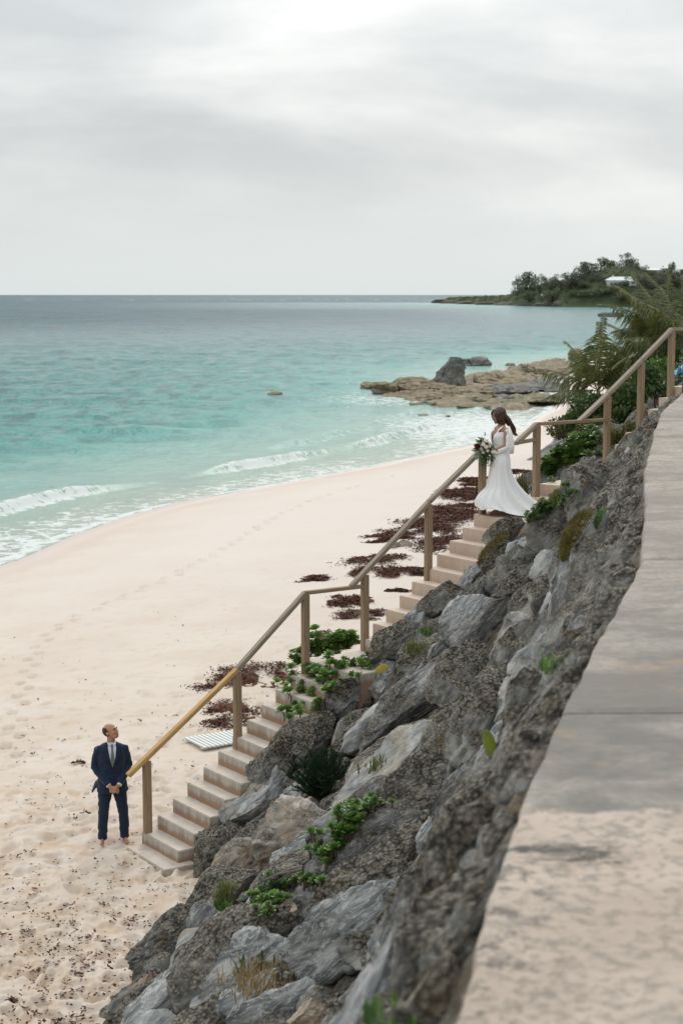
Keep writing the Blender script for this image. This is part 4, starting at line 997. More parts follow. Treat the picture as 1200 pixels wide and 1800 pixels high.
# ------------------------------------------------------------------ seaweed on the sand
def weed_mat():
    b = NB('brown_seaweed', .85, .1); n = b.noise(b.pos, 14, 4); return b.done(b.ramp(n, (.35, (.024, .011, .008)), (.5, (.078, .031, .019)), (.65, (.16, .070, .043))))
M_WEED = weed_mat()
def weed_pile(u, v, wpx, hpx, label, n=None, tilt=0.0, thick=.09, dens=1.0):
    c = on_sand(u, v); s = c.y / FPX; rx = wpx * s * .5; ry = hpx * .5 * (c.y ** 2) / (FPX * (EYE - c.z)); ry = max(ry, .05)
    root = thing('seaweed_pile', label, 'seaweed', c, group='seaweed washed up along the foot of the bank'); rg = random.Random(int(u * 3 + v)); mb = MB()
    n = n or int(min(6500, (700 if wpx > 30 else 60) + 2300 * rx * ry * dens)); ks = [(rg.uniform(-.8, .8), rg.uniform(-.9, .9), rg.uniform(.12, .55), rg.uniform(.04, .16) if hpx < 24 else rg.uniform(.08, .3)) for q_ in range(14)]
    for i in range(n):
        k = ks[rg.randrange(14)]; x = (k[0] + rg.gauss(0, .6) * k[2]) * rx; y = (k[1] + rg.gauss(0, 1) * k[3] + .25 * math.sin(x * 2.1 + k[0] * 9)) * ry + tilt * x
        e = math.hypot(x / rx, (y - tilt * x) / ry)
        if e > 1.5: continue
        g = float(sand_z(c.x + x, c.y + y)) - c.z; q = Vector((x, y, g + thick * max(0, 1 - e) * rg.random() + .015))
        a = rg.uniform(0, 6.283); L = rg.uniform(.025, .07) * max(1, c.y / 34); d = Vector((math.cos(a), math.sin(a), rg.gauss(.03, .18))) * L; sd = d.cross(Vector((rg.gauss(0, .4), rg.gauss(0, .4), 1))).normalized() * L * .22; cu = Vector((rg.gauss(0, .3), rg.gauss(0, .3), rg.uniform(-.1, .25))) * L
        mb.add([q - sd, q + sd, q + d * .5 + sd + cu * .5, q + d * .5 - sd + cu * .5, q + d + sd * .5, q + d - sd * .5], [(0, 1, 2, 3), (3, 2, 4, 5)])
    mb.build('fronds', M_WEED, root, False)
    if hpx >= 24 and u < 645:
        gx, gy = np.meshgrid(np.linspace(-1.1, 1.1, 40), np.linspace(-1.1, 1.1, 26)); x_, y_ = gx.ravel(), gy.ravel(); e_ = np.hypot(x_, y_); Q = p3(x_ * rx * 1.4, y_ * ry * 1.4, u)
        hh = thick * (.75 - 1.15 * e_ ** 1.5 + 2.2 * fbm(Q * 1.5, 4, int(u) % 50)) * .8 + .03 * fbm(Q * 9, 3, 4); zz = sand_z(c.x + x_ * rx, c.y + y_ * ry + tilt * x_ * rx) - c.z + np.maximum(hh, -.05) - .02
        link('mound', mesh_np('mound', np.stack([x_ * rx, y_ * ry + tilt * x_ * rx, zz], 1), grid_faces(26, 40)), M_WEED, root)
for a in [(552, 1018, 60, 12, 'small dark seaweed patch alone on the open sand above the lower rail'), (615, 1056, 78, 24, 'seaweed mound behind the rail at the foot of the upper flight'), (636, 1081, 82, 18, 'seaweed strip just below the mound beside the landing post'), (585, 1128, 78, 32, 'dark seaweed mound behind the succulents of the lower landing'),
          (432, 1192, 170, 46, 'long dark seaweed bank crossing behind the second post'), (412, 1258, 125, 46, 'seaweed heap behind the lower flight beside the white slatted mat'), (655, 994, 120, 34, 'ragged seaweed patch left of the third sloping rail'), (700, 944, 110, 18, 'thin seaweed line reaching left of the rail below two round stones'), (755, 922, 150, 30, 'broad seaweed drift beside the upper flight of steps'),
          (812, 898, 110, 28, 'seaweed drift at the foot of the post before the bride'), (790, 956, 120, 28, 'dark seaweed drift right behind the middle post'), (822, 868, 90, 24, 'seaweed drift left of the wedding gown'), (835, 845, 60, 16, 'thin far seaweed line behind the bouquet post'), (905, 830, 60, 10, 'faint seaweed scraps right of the wedding gown'), (715, 1005, 80, 14, 'thin seaweed line by the foot of the middle post'), (915, 850, 50, 10, 'seaweed scraps behind the sapling'),
          (700, 1040, 46, 7, 'little seaweed streak beside the upper steps'), (20, 1765, 20, 12, 'small black seaweed clump in the bottom left corner'), (150, 1432, 16, 2, 'dark seaweed scrap left of the man'), (140, 1342, 26, 3, 'seaweed scraps on the sand left of the man\'s shoulder')]:
    weed_pile(*a)
def debris():
    rg = random.Random(6); mb = MB()
    for i in range(11000):
        u = rg.uniform(-30, 660); v = 1030 + 790 * rg.random() ** .55
        if rg.random() > (.06 + .94 * ((v - 1000) / 800) ** 1.6): continue
        if rg.random() > .25 + 1.2 * float(vnoise(np.array([[u / 55., v / 30., 0.]]), 5)[0]) ** 2: continue
        c = on_sand(u, v)
        if c.x > float(toe_x(c.y)) + .3: continue
        k = 1 if rg.random() < .82 else rg.randint(3, 7)
        for j in range(k):
            q = c + Vector((rg.gauss(0, .05), rg.gauss(0, .05), .02 + .01 * rg.random())) if k > 1 else c + Vector((0, 0, .018)); a = rg.uniform(0, 6.283); L = rg.uniform(.015, .06) * (1.6 if rg.random() < .1 else 1); d = Vector((math.cos(a), math.sin(a), rg.gauss(0, .25))) * L; sd = Vector((-d.y, d.x, rg.gauss(0, .01))) * rg.uniform(.2, .45)
            mb.add([q - sd * .5, q + d * .4 - sd, q + d + sd * .2, q + d * .5 + sd], [(0, 1, 2, 3)])
    o = mb.build('seaweed_scraps', M_WEED, None, False); o['kind'] = 'stuff'; o['label'] = 'tiny dark scraps of dry seaweed scattered over the sand'; o['category'] = 'seaweed'
debris()
# ------------------------------------------------------------------ small things on the sand
def mat_board():
    c = on_sand(385, 1302); root = thing('slatted_mat', 'white slatted mat lying on the sand behind the lower steps', 'mat', c + Vector((0, 0, .03)), R(32)); m = plain('white_plastic', (.62, .64, .62), .5, .08)
    for i in range(12): 
        bm = bmesh.new(); bm_box(bm, ((i - 5.5) * .085, 0, 0), (.062, .8, .03), bev=.005); from_bm('slat', bm, m, root)
    for y in (-.3, .3):
        bm = bmesh.new(); bm_box(bm, (0, y, -.026), (1.02, .06, .02)); from_bm('batten', bm, m, root)
mat_board()
for u, v, r, lab in ((692, 962, .22, 'left one of two round stones on the sand behind the rail'), (711, 960, .2, 'right one of two round stones on the sand behind the rail')):
    c = on_sand(u, v); o = link('beach_stone', rock_mesh((r, r * .8, r * .7), int(u), 3), ROCK['peach']); o.location = c + Vector((0, 0, r * .3)); tag(o, lab, 'stone')
def green_post():
    p = at_y(1197.5, 692, 29.2); root = thing('green_post', 'dark green metal fence post cut by the right edge above the stairs', 'post', p); m = plain('green_paint', (.006, .045, .035), .45, .3)
    bm = bmesh.new(); bm_box(bm, (.06, 0, .82), (.11, .11, 1.7), bev=.01); from_bm('shaft', bm, m, root)
    bm = bmesh.new(); bm_box(bm, (.06, 0, 1.685), (.14, .14, .03), bev=.008); from_bm('cap', bm, m, root)
    bm = bmesh.new(); bm_box(bm, (.06, 0, -.04), (.2, .2, .03)); from_bm('base_plate', bm, m, root)
green_post()
def tarp():
    p = at_y(1188, 660, 38); V = []; n = 12
    for i in range(n):
        for j in range(n): V.append((p.x + (i / n - .5) * .32, p.y + (j / n - .5) * .3, p.z + .09 * math.sin(i * 1.1) * math.cos(j * .9) - .012 * j + .02 * i))
    o = link('blue_tarp', mesh_np('blue_tarp', V, grid_faces(n, n)), plain('light_blue_plastic', (.22, .50, .72), .4, .3)); o.modifiers.new('thick', 'SOLIDIFY').thickness = .01
    tag(o, 'small light blue tarp among the shrubs beside the top stair post', 'tarp')
tarp()

# ------------------------------------------------------------------ people
def fuse(name, mb, voxel, mat, parent=None, smooth_it=4, wrinkle=0, seed=1):
    """fuse overlapping closed shapes into one continuous skin"""
    m = mb.mesh(name); bm = bmesh.new(); bm.from_mesh(m); bmesh.ops.recalc_face_normals(bm, faces=bm.faces); bm.to_mesh(m); bm.free()
    o = bpy.data.objects.new(name + '_source', m); C.objects.link(o)
    r = o.modifiers.new('r', 'REMESH'); r.mode = 'VOXEL'; r.voxel_size = voxel
    s = o.modifiers.new('s', 'SMOOTH'); s.iterations = smooth_it; s.factor = .5
    bpy.context.view_layer.update(); dg = bpy.context.evaluated_depsgraph_get(); ev = o.evaluated_get(dg); me = bpy.data.meshes.new_from_object(ev)
    bpy.data.objects.remove(o); bpy.data.meshes.remove(m); me.name = name
    if wrinkle:
        n = len(me.vertices); co = np.empty(n * 3, np.float32); no = np.empty(n * 3, np.float32); me.vertices.foreach_get('co', co); me.vertices.foreach_get('normal', no)
        co = co.reshape(-1, 3); no = no.reshape(-1, 3); co = co + no * (wrinkle * fbm(co * np.array([9, 9, 17]), 3, seed))[:, None]; me.vertices.foreach_set('co', co.astype(np.float32).ravel()); me.update()
    me.polygons.foreach_set('use_smooth', [True] * len(me.polygons)); me.materials.clear()
    return link(name, me, mat, parent)
def ball(mb, c, r, rot=None, lvl=3):
    V, F = ico(lvl); V = V * np.array(r if isinstance(r, (tuple, list)) else (r, r, r))
    if rot is not None: V = V @ np.array(rot.to_matrix()).T
    mb.add([tuple(v) for v in V + np.array(c)], [tuple(int(i) for i in f) for f in F])
def skin_mat(name, col):
    b = NB(name, .5, .35); n = b.noise(b.obj, 14, 3); c = b.mix(n, tuple(x * .88 for x in col), tuple(min(1, x * 1.1) for x in col)); m = b.done(c); b.b.inputs['Subsurface Weight'].default_value = .08; b.b.inputs['Subsurface Radius'].default_value = (.02, .008, .004); return m
M_SKIN = skin_mat('tanned_skin', (.42, .215, .135)); M_SKIN2 = skin_mat('warm_skin', (.40, .205, .13))
M_HAIR = plain('dark_brown_hair', (.058, .027, .016), .45, .4, 60, .4); M_HAIRM = plain('dark_short_hair', (.035, .022, .016), .6, .4, 80)
def cloth(name, col, rough=.8, weave=True, var=.12):
    b = NB(name, rough, .2); b.b.inputs['Sheen Weight'].default_value = .15; n = b.noise(b.obj, 6, 4); w = b.noise(b.map(b.obj, (1, 1, 1)), 160, 2)
    c = b.mix(n, tuple(x * (1 - var) for x in col), tuple(min(1, x * (1 + var)) for x in col)); return b.done(c, normal=b.bump(w, .15, .002) if weave else None)
M_SUIT = cloth('navy_suit_wool', (.010, .020, .045)); M_SHIRT = cloth('white_shirt', (.62, .64, .72)); M_TIE = cloth('grey_green_tie', (.13, .15, .14), .5); M_DRESS = cloth('white_gown_silk', (.86, .86, .85), .55, False, .02); M_EYE = plain('dark_eye', (.02, .015, .01), .2)
def hand(mb, wrist, d, palm_n, side, curl=.9, s=1.0):
    """palm and five separate curled fingers growing from the wrist; d points along the hand, palm_n out of the palm"""
    d = Vector(d).normalized(); pn = Vector(palm_n); pn = (pn - d * pn.dot(d)).normalized(); x = d.cross(pn).normalized() * side; w = Vector(wrist)
    mb.tube([w - d * .02 * s, w + d * .03 * s, w + d * .07 * s, w + d * .095 * s], [(.024 * s, .019 * s), (.034 * s, .016 * s), (.040 * s, .014 * s), (.036 * s, .012 * s)] , 10)
    for i, (off, L) in enumerate(((.030, .072), (.010, .082), (-.011, .076), (-.031, .060))):
        b0 = w + d * .088 * s + x * off * s; pts = [b0 - d * .02 * s, b0]; dd = d.copy()
        for k, fr in enumerate((.45, .32, .23)):
            dd = (dd * math.cos(curl * .55) + pn * math.sin(curl * .55)).normalized(); n2 = pn; pts.append(pts[-1] + dd * L * fr * s); pn_ = (pn - dd * pn.dot(dd))
        mb.tube(pts, [.0098 * s, .0098 * s, .0092 * s, .0085 * s, .0066 * s], 8)
    b0 = w + d * .025 * s + x * .030 * s; mb.tube([b0 - x * .015 * s, b0 + x * .018 * s + d * .02 * s + pn * .008 * s, b0 + x * .024 * s + d * .048 * s + pn * .018 * s, b0 + x * .016 * s + d * .07 * s + pn * .024 * s], [.013 * s, .012 * s, .0105 * s, .008 * s], 8)
def head_shape(mb, M, s=1.0, female=False):
    """skull, jaw, nose, brow, lips, ears; local frame: -y is the face, z up, origin at the head centre"""
    def T(p): return M @ (Vector(p) * s)
    rot = M.to_3x3().to_4x4().to_euler()
    def B(c, r): ball(mb, T(c), tuple(q * s for q in r), rot)
    B((0, .012, .028), (.076, .096, .088)); B((0, -.022, -.012), (.064, .078, .085)); B((0, -.045, -.070), (.046, .046, .042)); B((0, -.072, -.088), (.022, .020, .018))
    B((0, -.098, -.018), (.0115, .018, .026)); B((0, -.104, -.032), (.015, .013, .010)); B((0, -.083, .022), (.05, .016, .014)); B((0, -.088, -.062), (.024, .010, .0085))
    for e in (-1, 1): B((e * .074, .012, -.010), (.010, .022, .032)); B((e * .040, -.066, -.028), (.02, .02, .02))
def face_bits(M, s, root, body):
    for e in (-1, 1):
        mb = MB(); ball(mb, M @ (Vector((e * .031, -.0835, .002)) * s), .0085 * s, None, 2); mb.build('eye', M_EYE, body)
        bm = MB(); bm.tube([M @ (Vector((e * .014, -.098, .022)) * s), M @ (Vector((e * .032, -.098, .028)) * s), M @ (Vector((e * .05, -.086, .022)) * s)], .0045 * s, 6); bm.build('eyebrow', M_HAIRM, body)
    mb = MB(); mb.tube([M @ (Vector((-.022, -.092, -.061)) * s), M @ (Vector((0, -.0975, -.063)) * s), M @ (Vector((.022, -.092, -.061)) * s)], (.0045 * s), 6); mb.build('mouth', plain('lips', (.30, .10, .08), .5, .1), body)
def build_man():
    foot = Vector((-3.36, 23.47, float(sand_z(-3.36, 23.47)) + .012)); yaw = R(14)
    root = thing('person', 'barefoot man in navy suit and grey tie standing on the sand, looking up', 'person', foot, yaw)
    body = MB(); sk = {}
    hipz, shz = .93, 1.47
    for e in (-1, 1):
        ax = .170 if e > 0 else -.150
        body.tube([(e * .09, .01, .97), (e * .105, .0, .80), (ax * .9, -.015, .50), (ax, .0, .28), (ax, .02, .085), (ax, .02, .03)], [.088, .082, .056, .052, .038, .042], 12)
        o = Vector((ax, .02, .0)); fd = Vector((e * .18, -1, 0)).normalized(); sd = Vector((-fd.y, fd.x, 0))
        body.tube([o + fd * -.055 + Vector((0, 0, .03)), o + Vector((0, 0, .04)), o + fd * .07 + Vector((0, 0, .033)), o + fd * .135 + Vector((0, 0, .020)), o + fd * .165 + Vector((0, 0, .016))], [(.028, .026), (.036, .036), (.042, .028), (.045, .017), (.040, .013)], 10)
        for k in range(5): q = o + fd * (.165 - .012 * abs(k - 1)) + sd * e * (.032 - .0165 * k); body.tube([q - fd * .02 + Vector((0, 0, .015)), q + fd * .012 + Vector((0, 0, .013)), q + fd * .024 + Vector((0, 0, .010))], [.010 - .0008 * k, .010 - .0009 * k, .007], 7)
        sh, el, wr = Vector((e * .188, .02, 1.425)), Vector((e * .252, .04, 1.14)), Vector((e * .062 + .012, -.190, .885))
        body.tube([sh, sh.lerp(el, .5), el, el.lerp(wr, .5), wr], [.056, .048, .041, .036, .026], 10); sk[e] = (sh, el, wr)
    body.tube([(0, .0, .90), (0, .005, 1.02), (0, .005, 1.14), (0, .005, 1.30), (0, .012, 1.42), (0, .02, 1.49), (0, .015, 1.53)], [(.155, .11), (.148, .105), (.14, .10), (.165, .115), (.175, .10), (.09, .065), (.058, .058)], 18)
    hc = Vector((-.005, -.012, 1.665)); M = Matrix.Translation(hc) @ Matrix.Rotation(R(52), 4, 'Z') @ Matrix.Rotation(R(-24), 4, 'X')
    body.tube([(0, .02, 1.46), (-.002, .008, 1.54), hc + Vector((0, .012, -.03))], [.062, .058, .058], 12); head_shape(body, M, 1.08)
    hand(body, sk[-1][2], (.86, -.28, -.42), (.30, .65, -.45), -1, 1.0, 1.04); hand(body, sk[1][2] + Vector((0, .03, 0)), (-.84, -.22, -.48), (-.3, .75, -.2), 1, .8, 1.0)
    b = fuse('body', body, .0085, M_SKIN, root, 3); face_bits(M, 1.08, root, b)
    # hair: back and sides, bald on top
    V, F = ico(5); P = V * np.array([.081, .100, .092]) * 1.08; P = P + np.array([0, .016, .026]) * 1.08
    fc = P[F].mean(1); keep = (fc[:, 1] > -.012 + .35 * np.maximum(0, fc[:, 2] - .02)) & (fc[:, 2] < .085 + .25 * (fc[:, 1] - .05)) & (fc[:, 2] > -.055 - .25 * fc[:, 1])
    P = P * (1 + .035 * fbm(P * 60, 2, 3))[:, None]; P = np.array([(M @ Vector(p))[:] for p in P]); m = mesh_np('hair', P, F[keep]); h = link('hair', m, M_HAIRM, root); md = h.modifiers.new('t', 'SOLIDIFY'); md.thickness = .008
    # trousers
    t = MB()
    for e in (-1, 1):
        ax = .170 if e > 0 else -.150
        t.tube([(e * .085, .01, .98), (e * .10, .0, .80), (ax * .86, -.018, .52), (ax * .97, -.004, .30), (ax, .012, .10), (ax, .012, .05)], [.112, .105, .080, .072, .068, .070], 14)
    t.tube([(0, .0, .84), (0, .005, .96), (0, .005, 1.06)], [(.15, .115), (.168, .122), (.155, .112)], 18); tr = fuse('trousers', t, .011, M_SUIT, root, 3, .012, 4)
    # jacket
    j = MB(); j.tube([(0, .0, .76), (0, .002, .86), (0, .005, 1.0), (0, .005, 1.13), (0, .006, 1.30), (0, .014, 1.41), (0, .022, 1.475), (0, .02, 1.50)], [(.228, .155), (.215, .147), (.200, .134), (.192, .126), (.212, .138), (.212, .112), (.145, .08), (.07, .06)], 22)
    for e in (-1, 1):
        sh, el, wr = sk[e]; j.tube([sh + Vector((-e * .06, 0, -.012)), sh + Vector((e * .008, 0, -.028)), sh.lerp(el, .5), el, el.lerp(wr, .5), el.lerp(wr, .90)], [.060, .066, .064, .060, .055, .047], 12)
        ball(j, sh + Vector((-e * .03, 0, -.01)), (.075, .062, .045))
    j.tube([(-.15, .05, 1.0), (-.235, .085, .84), (-.285, .09, .745)], [(.03, .06), (.02, .07), (.012, .06)], 8); j.tube([(.12, .02, 1.0), (.205, .03, .86), (.235, .03, .785)], [(.03, .06), (.022, .075), (.014, .065)], 8)
    jk = fuse('jacket', j, .011, M_SUIT, root, 3, .014, 9)
    # shirt front, tie, lapels, buttons lie on the chest
    def chest_y(x, z): return -.5 * 0 - (np.interp(z, [.86, 1.0, 1.13, 1.30, 1.41, 1.475, 1.50], [.143, .128, .120, .136, .115, .085, .07]) * math.sqrt(max(.05, 1 - (x / np.interp(z, [.86, 1.0, 1.13, 1.30, 1.41, 1.475, 1.5], [.2, .178, .165, .195, .2, .13, .09])) ** 2)) - np.interp(z, [1.13, 1.3, 1.41, 1.5], [.005, .006, .014, .02]))
    def panel(pts, name, mat, off, parent, thick=.006):
        mb = MB(); n = 9
        L = [[Vector((x, 0, z)) for x, z in side] for side in pts]; rows = []
        for k in range(n + 1):
            t = k / n
            def lerp(poly):
                f = t * (len(poly) - 1); i = min(len(poly) - 2, int(f)); return poly[i].lerp(poly[i + 1], f - i)
            a, c = lerp(L[0]), lerp(L[1]); rows.append([Vector((a.lerp(c, q).x, float(chest_y(a.lerp(c, q).x, a.lerp(c, q).z)) - off, a.lerp(c, q).z)) for q in (0, .33, .67, 1)])
        V = [v for r in rows for v in r]; m = bpy.data.meshes.new(name); m.from_pydata([tuple(v) for v in V], [], [tuple(q) for q in grid_faces(n + 1, 4)]); m.update(); o = link(name, m, mat, parent); s = o.modifiers.new('t', 'SOLIDIFY'); s.thickness = thick; s.offset = 0; return o
    panel(([(-.062, 1.515), (-.062, 1.44), (-.04, 1.30), (-.004, 1.165)], [(.062, 1.515), (.062, 1.44), (.04, 1.30), (.004, 1.165)]), 'shirt', M_SHIRT, .012, root)
    tie = panel(([(-.016, 1.475), (-.012, 1.44), (-.028, 1.28), (-.004, 1.175)], [(.016, 1.475), (.012, 1.44), (.028, 1.28), (.004, 1.175)]), 'tie', M_TIE, .022, root, .01)
    mb = MB(); ball(mb, (0, float(chest_y(0, 1.475)) - .026, 1.478), (.019, .014, .019)); mb.build('knot', M_TIE, tie)
    for e in (-1, 1):
        panel(([(e * .060, 1.515), (e * .060, 1.44), (e * .04, 1.30), (e * .003, 1.155)], [(e * .085, 1.51), (e * .118, 1.40), (e * .085, 1.30), (e * .006, 1.15)]), 'lapel', M_SUIT, .020, jk, .008)
        c = MB(); c.tube([(e * .064, .04, 1.52), (e * .062, -.03, 1.515), (e * .045, -.072, 1.495), (e * .012, -.098, 1.47)], [(.006, .015)] * 3 + [(.005, .012)], 8); c.build('collar', M_SHIRT, root)
        sh, el, wr = sk[e]; q = MB(); q.tube([el.lerp(wr, .88), el.lerp(wr, .945)], [.041, .038], 12); q.build('cuff', M_SHIRT, root)
    for z in (1.13, 1.03):
        mb = MB(); ball(mb, (.004, float(chest_y(0, z)) - .012, z), (.010, .005, .010), None, 2); mb.build('button', plain('dark_button', (.01, .01, .012), .3), jk)
build_man()

def build_bride():
    base = Vector((2.60, 27.0, 4.4)); root = thing('person', 'woman in white wedding gown standing on the stair landing, looking down', 'person', base + Vector((0, 0, .004)), R(-68))
    # local frame: -y is ahead of her; she faces left in the photograph and a little towards the viewer
    body = MB(); sk = {}
    for e in (-1, 1):
        st = -.07 if e > 0 else .04
        body.tube([(e * .085, .02, 1.0), (e * .09, st * .3, .82), (e * .085, st * .8 - .02, .52), (e * .075, st + .01, .30), (e * .07, st + .02, .13), (e * .07, st + .02, .08)], [.085, .08, .052, .05, .033, .034], 12)
        o = Vector((e * .07, st, .06)); body.tube([o + Vector((0, .06, .03)), o + Vector((0, .01, .03)), o + Vector((0, -.06, -.012)), o + Vector((0, -.12, -.035)), o + Vector((0, -.16, -.042))], [(.024, .024), (.030, .030), (.036, .022), (.038, .014), (.03, .010)], 10)
        for k in range(5): q = o + Vector((e * (.026 - .0135 * k), -.155 + .009 * abs(k - 1), -.043)); body.tube([q + Vector((0, .02, .003)), q + Vector((0, -.012, 0)), q + Vector((0, -.022, -.002))], [.0085, .008, .006], 7)
        sh, el, wr = Vector((e * .165, .02, 1.435)), Vector((e * .205, -.01, 1.16)), Vector((e * .045, -.215, 1.035))
        body.tube([sh, sh.lerp(el, .5), el, el.lerp(wr, .5), wr], [.043, .037, .031, .028, .021], 10); sk[e] = (sh, el, wr)
    body.tube([(0, .01, .92), (0, .01, 1.0), (0, .0, 1.13), (0, -.005, 1.30), (0, .01, 1.42), (0, .02, 1.475), (0, .015, 1.51)], [(.165, .12), (.158, .115), (.118, .088), (.142, .10), (.15, .082), (.08, .055), (.046, .046)], 18)
    for e in (-1, 1): ball(body, (e * .068, -.072, 1.295), (.062, .052, .06))
    hc = Vector((0, -.035, 1.645)); M = Matrix.Translation(hc) @ Matrix.Rotation(R(-6), 4, 'Z') @ Matrix.Rotation(R(15), 4, 'X')
    body.tube([(0, .02, 1.45), (0, .0, 1.53), hc + Vector((0, .015, -.03))], [.05, .046, .048], 12); head_shape(body, M, .98, True)
    hand(body, sk[-1][2], (.55, -.75, -.1), (.7, .3, .1), -1, 1.2, .9); hand(body, sk[1][2], (-.55, -.75, -.1), (-.7, .3, .1), 1, 1.2, .9)
    b = fuse('body', body, .0085, M_SKIN2, root, 3); face_bits(M, .98, root, b)
    # hair: cap, loose front locks, long wind-blown tail
    h = MB(); ball(h, M @ Vector((0, .028, .036)), (.090, .108, .094), M.to_3x3().to_4x4().to_euler()); ball(h, M @ Vector((0, .065, -.03)), (.078, .07, .085))
    for e in (-1, 1):
        for q in range(5):
            a = M @ Vector((e * (.015 + .014 * q), -.052 + .018 * q, .112 - .007 * q)); h.tube([a, M @ Vector((e * (.066 + .006 * q), -.082 + .028 * q, .045)), M @ Vector((e * (.080 + .003 * q), -.076 + .026 * q, -.055)), M @ Vector((e * (.066 + .008 * q), -.066 + .026 * q, -.15 - .012 * q))], [.016, .019, .017, .006], 7)
    back = M @ Vector((0, .10, -.03)); wind = Vector((.04, .24, -.10))
    for i in range(9):
        rg = random.Random(i); o = Vector((rg.uniform(-.04, .04), rg.uniform(-.02, .02), rg.uniform(-.04, .04))); pts = [back + o * .6]
        for k in range(1, 7): t = k / 6; pts.append(back + o * (1 - .3 * t) + Vector((.03 * t, .20 * t, -.34 * t)) + Vector((.02 * math.sin(5 * t + i), .022 * math.sin(6.5 * t + i * .7), 0)))
        h.tube(pts, [.024, .024, .020, .022, .019, .015, .005], 7)
    fuse('hair', h, .009, M_HAIR, root, 1, .010, 5)
    # gown: fitted bodice, bias skirt flaring into a train
    g = root; n = 72
    rows = [  # z, centre x, centre y, radius x (across), radius y (fore-aft), fold depth
        (1.345, 0, -.016, .154, .126, .0), (1.29, 0, -.018, .158, .140, .002), (1.22, 0, -.012, .144, .122, .003), (1.13, 0, .0, .130, .104, .004), (1.05, 0, .01, .152, .120, .004), (.95, 0, .012, .180, .142, .004), (.86, 0, .010, .190, .152, .006), (.76, 0, .012, .185, .158, .012), (.64, .0, .025, .19, .185, .022), (.50, .01, .05, .205, .24, .036), (.36, .02, .09, .24, .315, .048), (.22, .03, .15, .29, .41, .06), (.11, .035, .22, .35, .52, .066), (.03, .04, .31, .42, .66, .05), (.012, .04, .42, .47, .78, .03)]
    # refine the rows
    Z = np.array([r[0] for r in rows]); tt = np.linspace(0, len(rows) - 1, 60); col = lambda k: np.interp(tt, np.arange(len(rows)), [r[k] for r in rows])
    z, cx, cy, rx, ry, fd = (col(k) for k in range(6)); V = []
    for i in range(len(tt)):
        for k in range(n):
            an = 2 * math.pi * k / n; f = (math.sin(9 * an + 1.2 * math.sin(2 * an) + z[i] * 2.2) * .6 + math.sin(17 * an + 2.5 * math.sin(an) + 2 * z[i]) * .5) * (1.15 + .35 * math.sin(3 * an)); front = max(0, -math.sin(an)); rr = 1 + 0 * f
            x = cx[i] + (rx[i] + fd[i] * f) * math.cos(an); y = cy[i] + (ry[i] + fd[i] * f) * math.sin(an); zz = z[i]
            low = max(0, (.45 - z[i]) / .45)
            if math.sin(an) < -.2: zz += .15 * low ** 1.2 * (-.2 - math.sin(an)) * (1 + .3 * math.sin(5 * an)); y -= .10 * math.sin(low * 3.1) * (-math.sin(an))
            if math.sin(an) > 0: zz += .018 * low * math.sin(11 * an + 4 * y) * (1 if z[i] > .02 else .6) + .012 * low
            V.append((x, y, max(zz, .012 + .01 * (1 + math.sin(7 * an)) * low)))
    # low back, deep V front: lower the top ring
    for k in range(n):
        an = 2 * math.pi * k / n; s = math.sin(an)
        for i in range(9):
            x, y, q = V[i * n + k]; dv = .17 * math.exp(-((math.cos(an)) / .30) ** 2) * (1 if s < 0 else 1.0) * (1 - i / 9); V[i * n + k] = (x, y, q - dv + .03 * (1 - i / 9) * abs(math.cos(an)))
    F = [(i * n + k, (i + 1) * n + k, (i + 1) * n + (k + 1) % n, i * n + (k + 1) % n) for i in range(len(tt) - 1) for k in range(n)]
    m = mesh_np('gown', V, F); co = np.array(V); gw = link('gown', m, M_DRESS, root); s = gw.modifiers.new('t', 'SOLIDIFY'); s.thickness = .008; s.offset = .6; sb = gw.modifiers.new('s', 'SUBSURF'); sb.levels = 1; sb.render_levels = 1
    # straps and loose sheer sleeves
    for e in (-1, 1):
        st = MB(); st.tube([(e * .085, -.118, 1.33), (e * .105, -.085, 1.41), (e * .11, -.01, 1.465), (e * .10, .07, 1.40), (e * .07, .10, 1.30)], [(.020, .005)] * 5, 8); st.build('strap', M_DRESS, gw)
        sh, el, wr = sk[e]; sl = MB(); a = sh.lerp(el, .04); pts = [a, sh.lerp(el, .5) + Vector((0, .02, -.01)), el + Vector((0, .035, -.03)), el.lerp(wr, .5) + Vector((0, .02, -.055)), el.lerp(wr, .9)]
        sl.tube(pts, [(.046, .044), (.045, .048), (.044, .056), (.040, .056), (.030, .032)], 14); o = fuse('sleeve', sl, .010, M_DRESS, gw, 3, .009, 3 + e)
        dr = MB(); dr.tube([sh + Vector((e * .005, .03, .03)), sh.lerp(el, .35) + Vector((e * .02, .065, .0)), el + Vector((e * .02, .10, -.02)), el + Vector((e * .01, .11, -.14))], [(.018, .030), (.015, .05), (.014, .06), (.008, .04)], 10); dr.build('cape', M_DRESS, gw)
    # train lying over the landing towards the upper steps
    V = []; nu, nv = 26, 30
    for i in range(nu):
        for k in range(nv):
            a, c = i / (nu - 1), k / (nv - 1) - .5; x = c * (.62 - .34 * a) + .05 + .18 * a; y = .62 + a * .72; hgt = .035 * math.sin(c * 22 + a * 3) * (1 - .3 * a) + .05 * (1 - a) + .03 + .02 * math.sin(a * 9 + c * 5); V.append((x, y, max(.012, hgt * (1 - (2 * c) ** 4 * .7))))
    tr = link('train', mesh_np('train', V, grid_faces(nu, nv)), M_DRESS, gw); s = tr.modifiers.new('t', 'SOLIDIFY'); s.thickness = .008; tr['label'] = 'crumpled white train on the landing'
    # bouquet
    R0 = root.matrix_world if False else Matrix.Translation(root.location) @ Matrix.Rotation(R(-68), 4, 'Z')
    bc = R0 @ Vector((0, -.27, 1.10)); bq = thing('bouquet', 'bridal bouquet of green foliage with white and dark red flowers', 'bouquet', bc); bq.scale = (.85, .85, .85); fo = MB(); rg = random.Random(5)
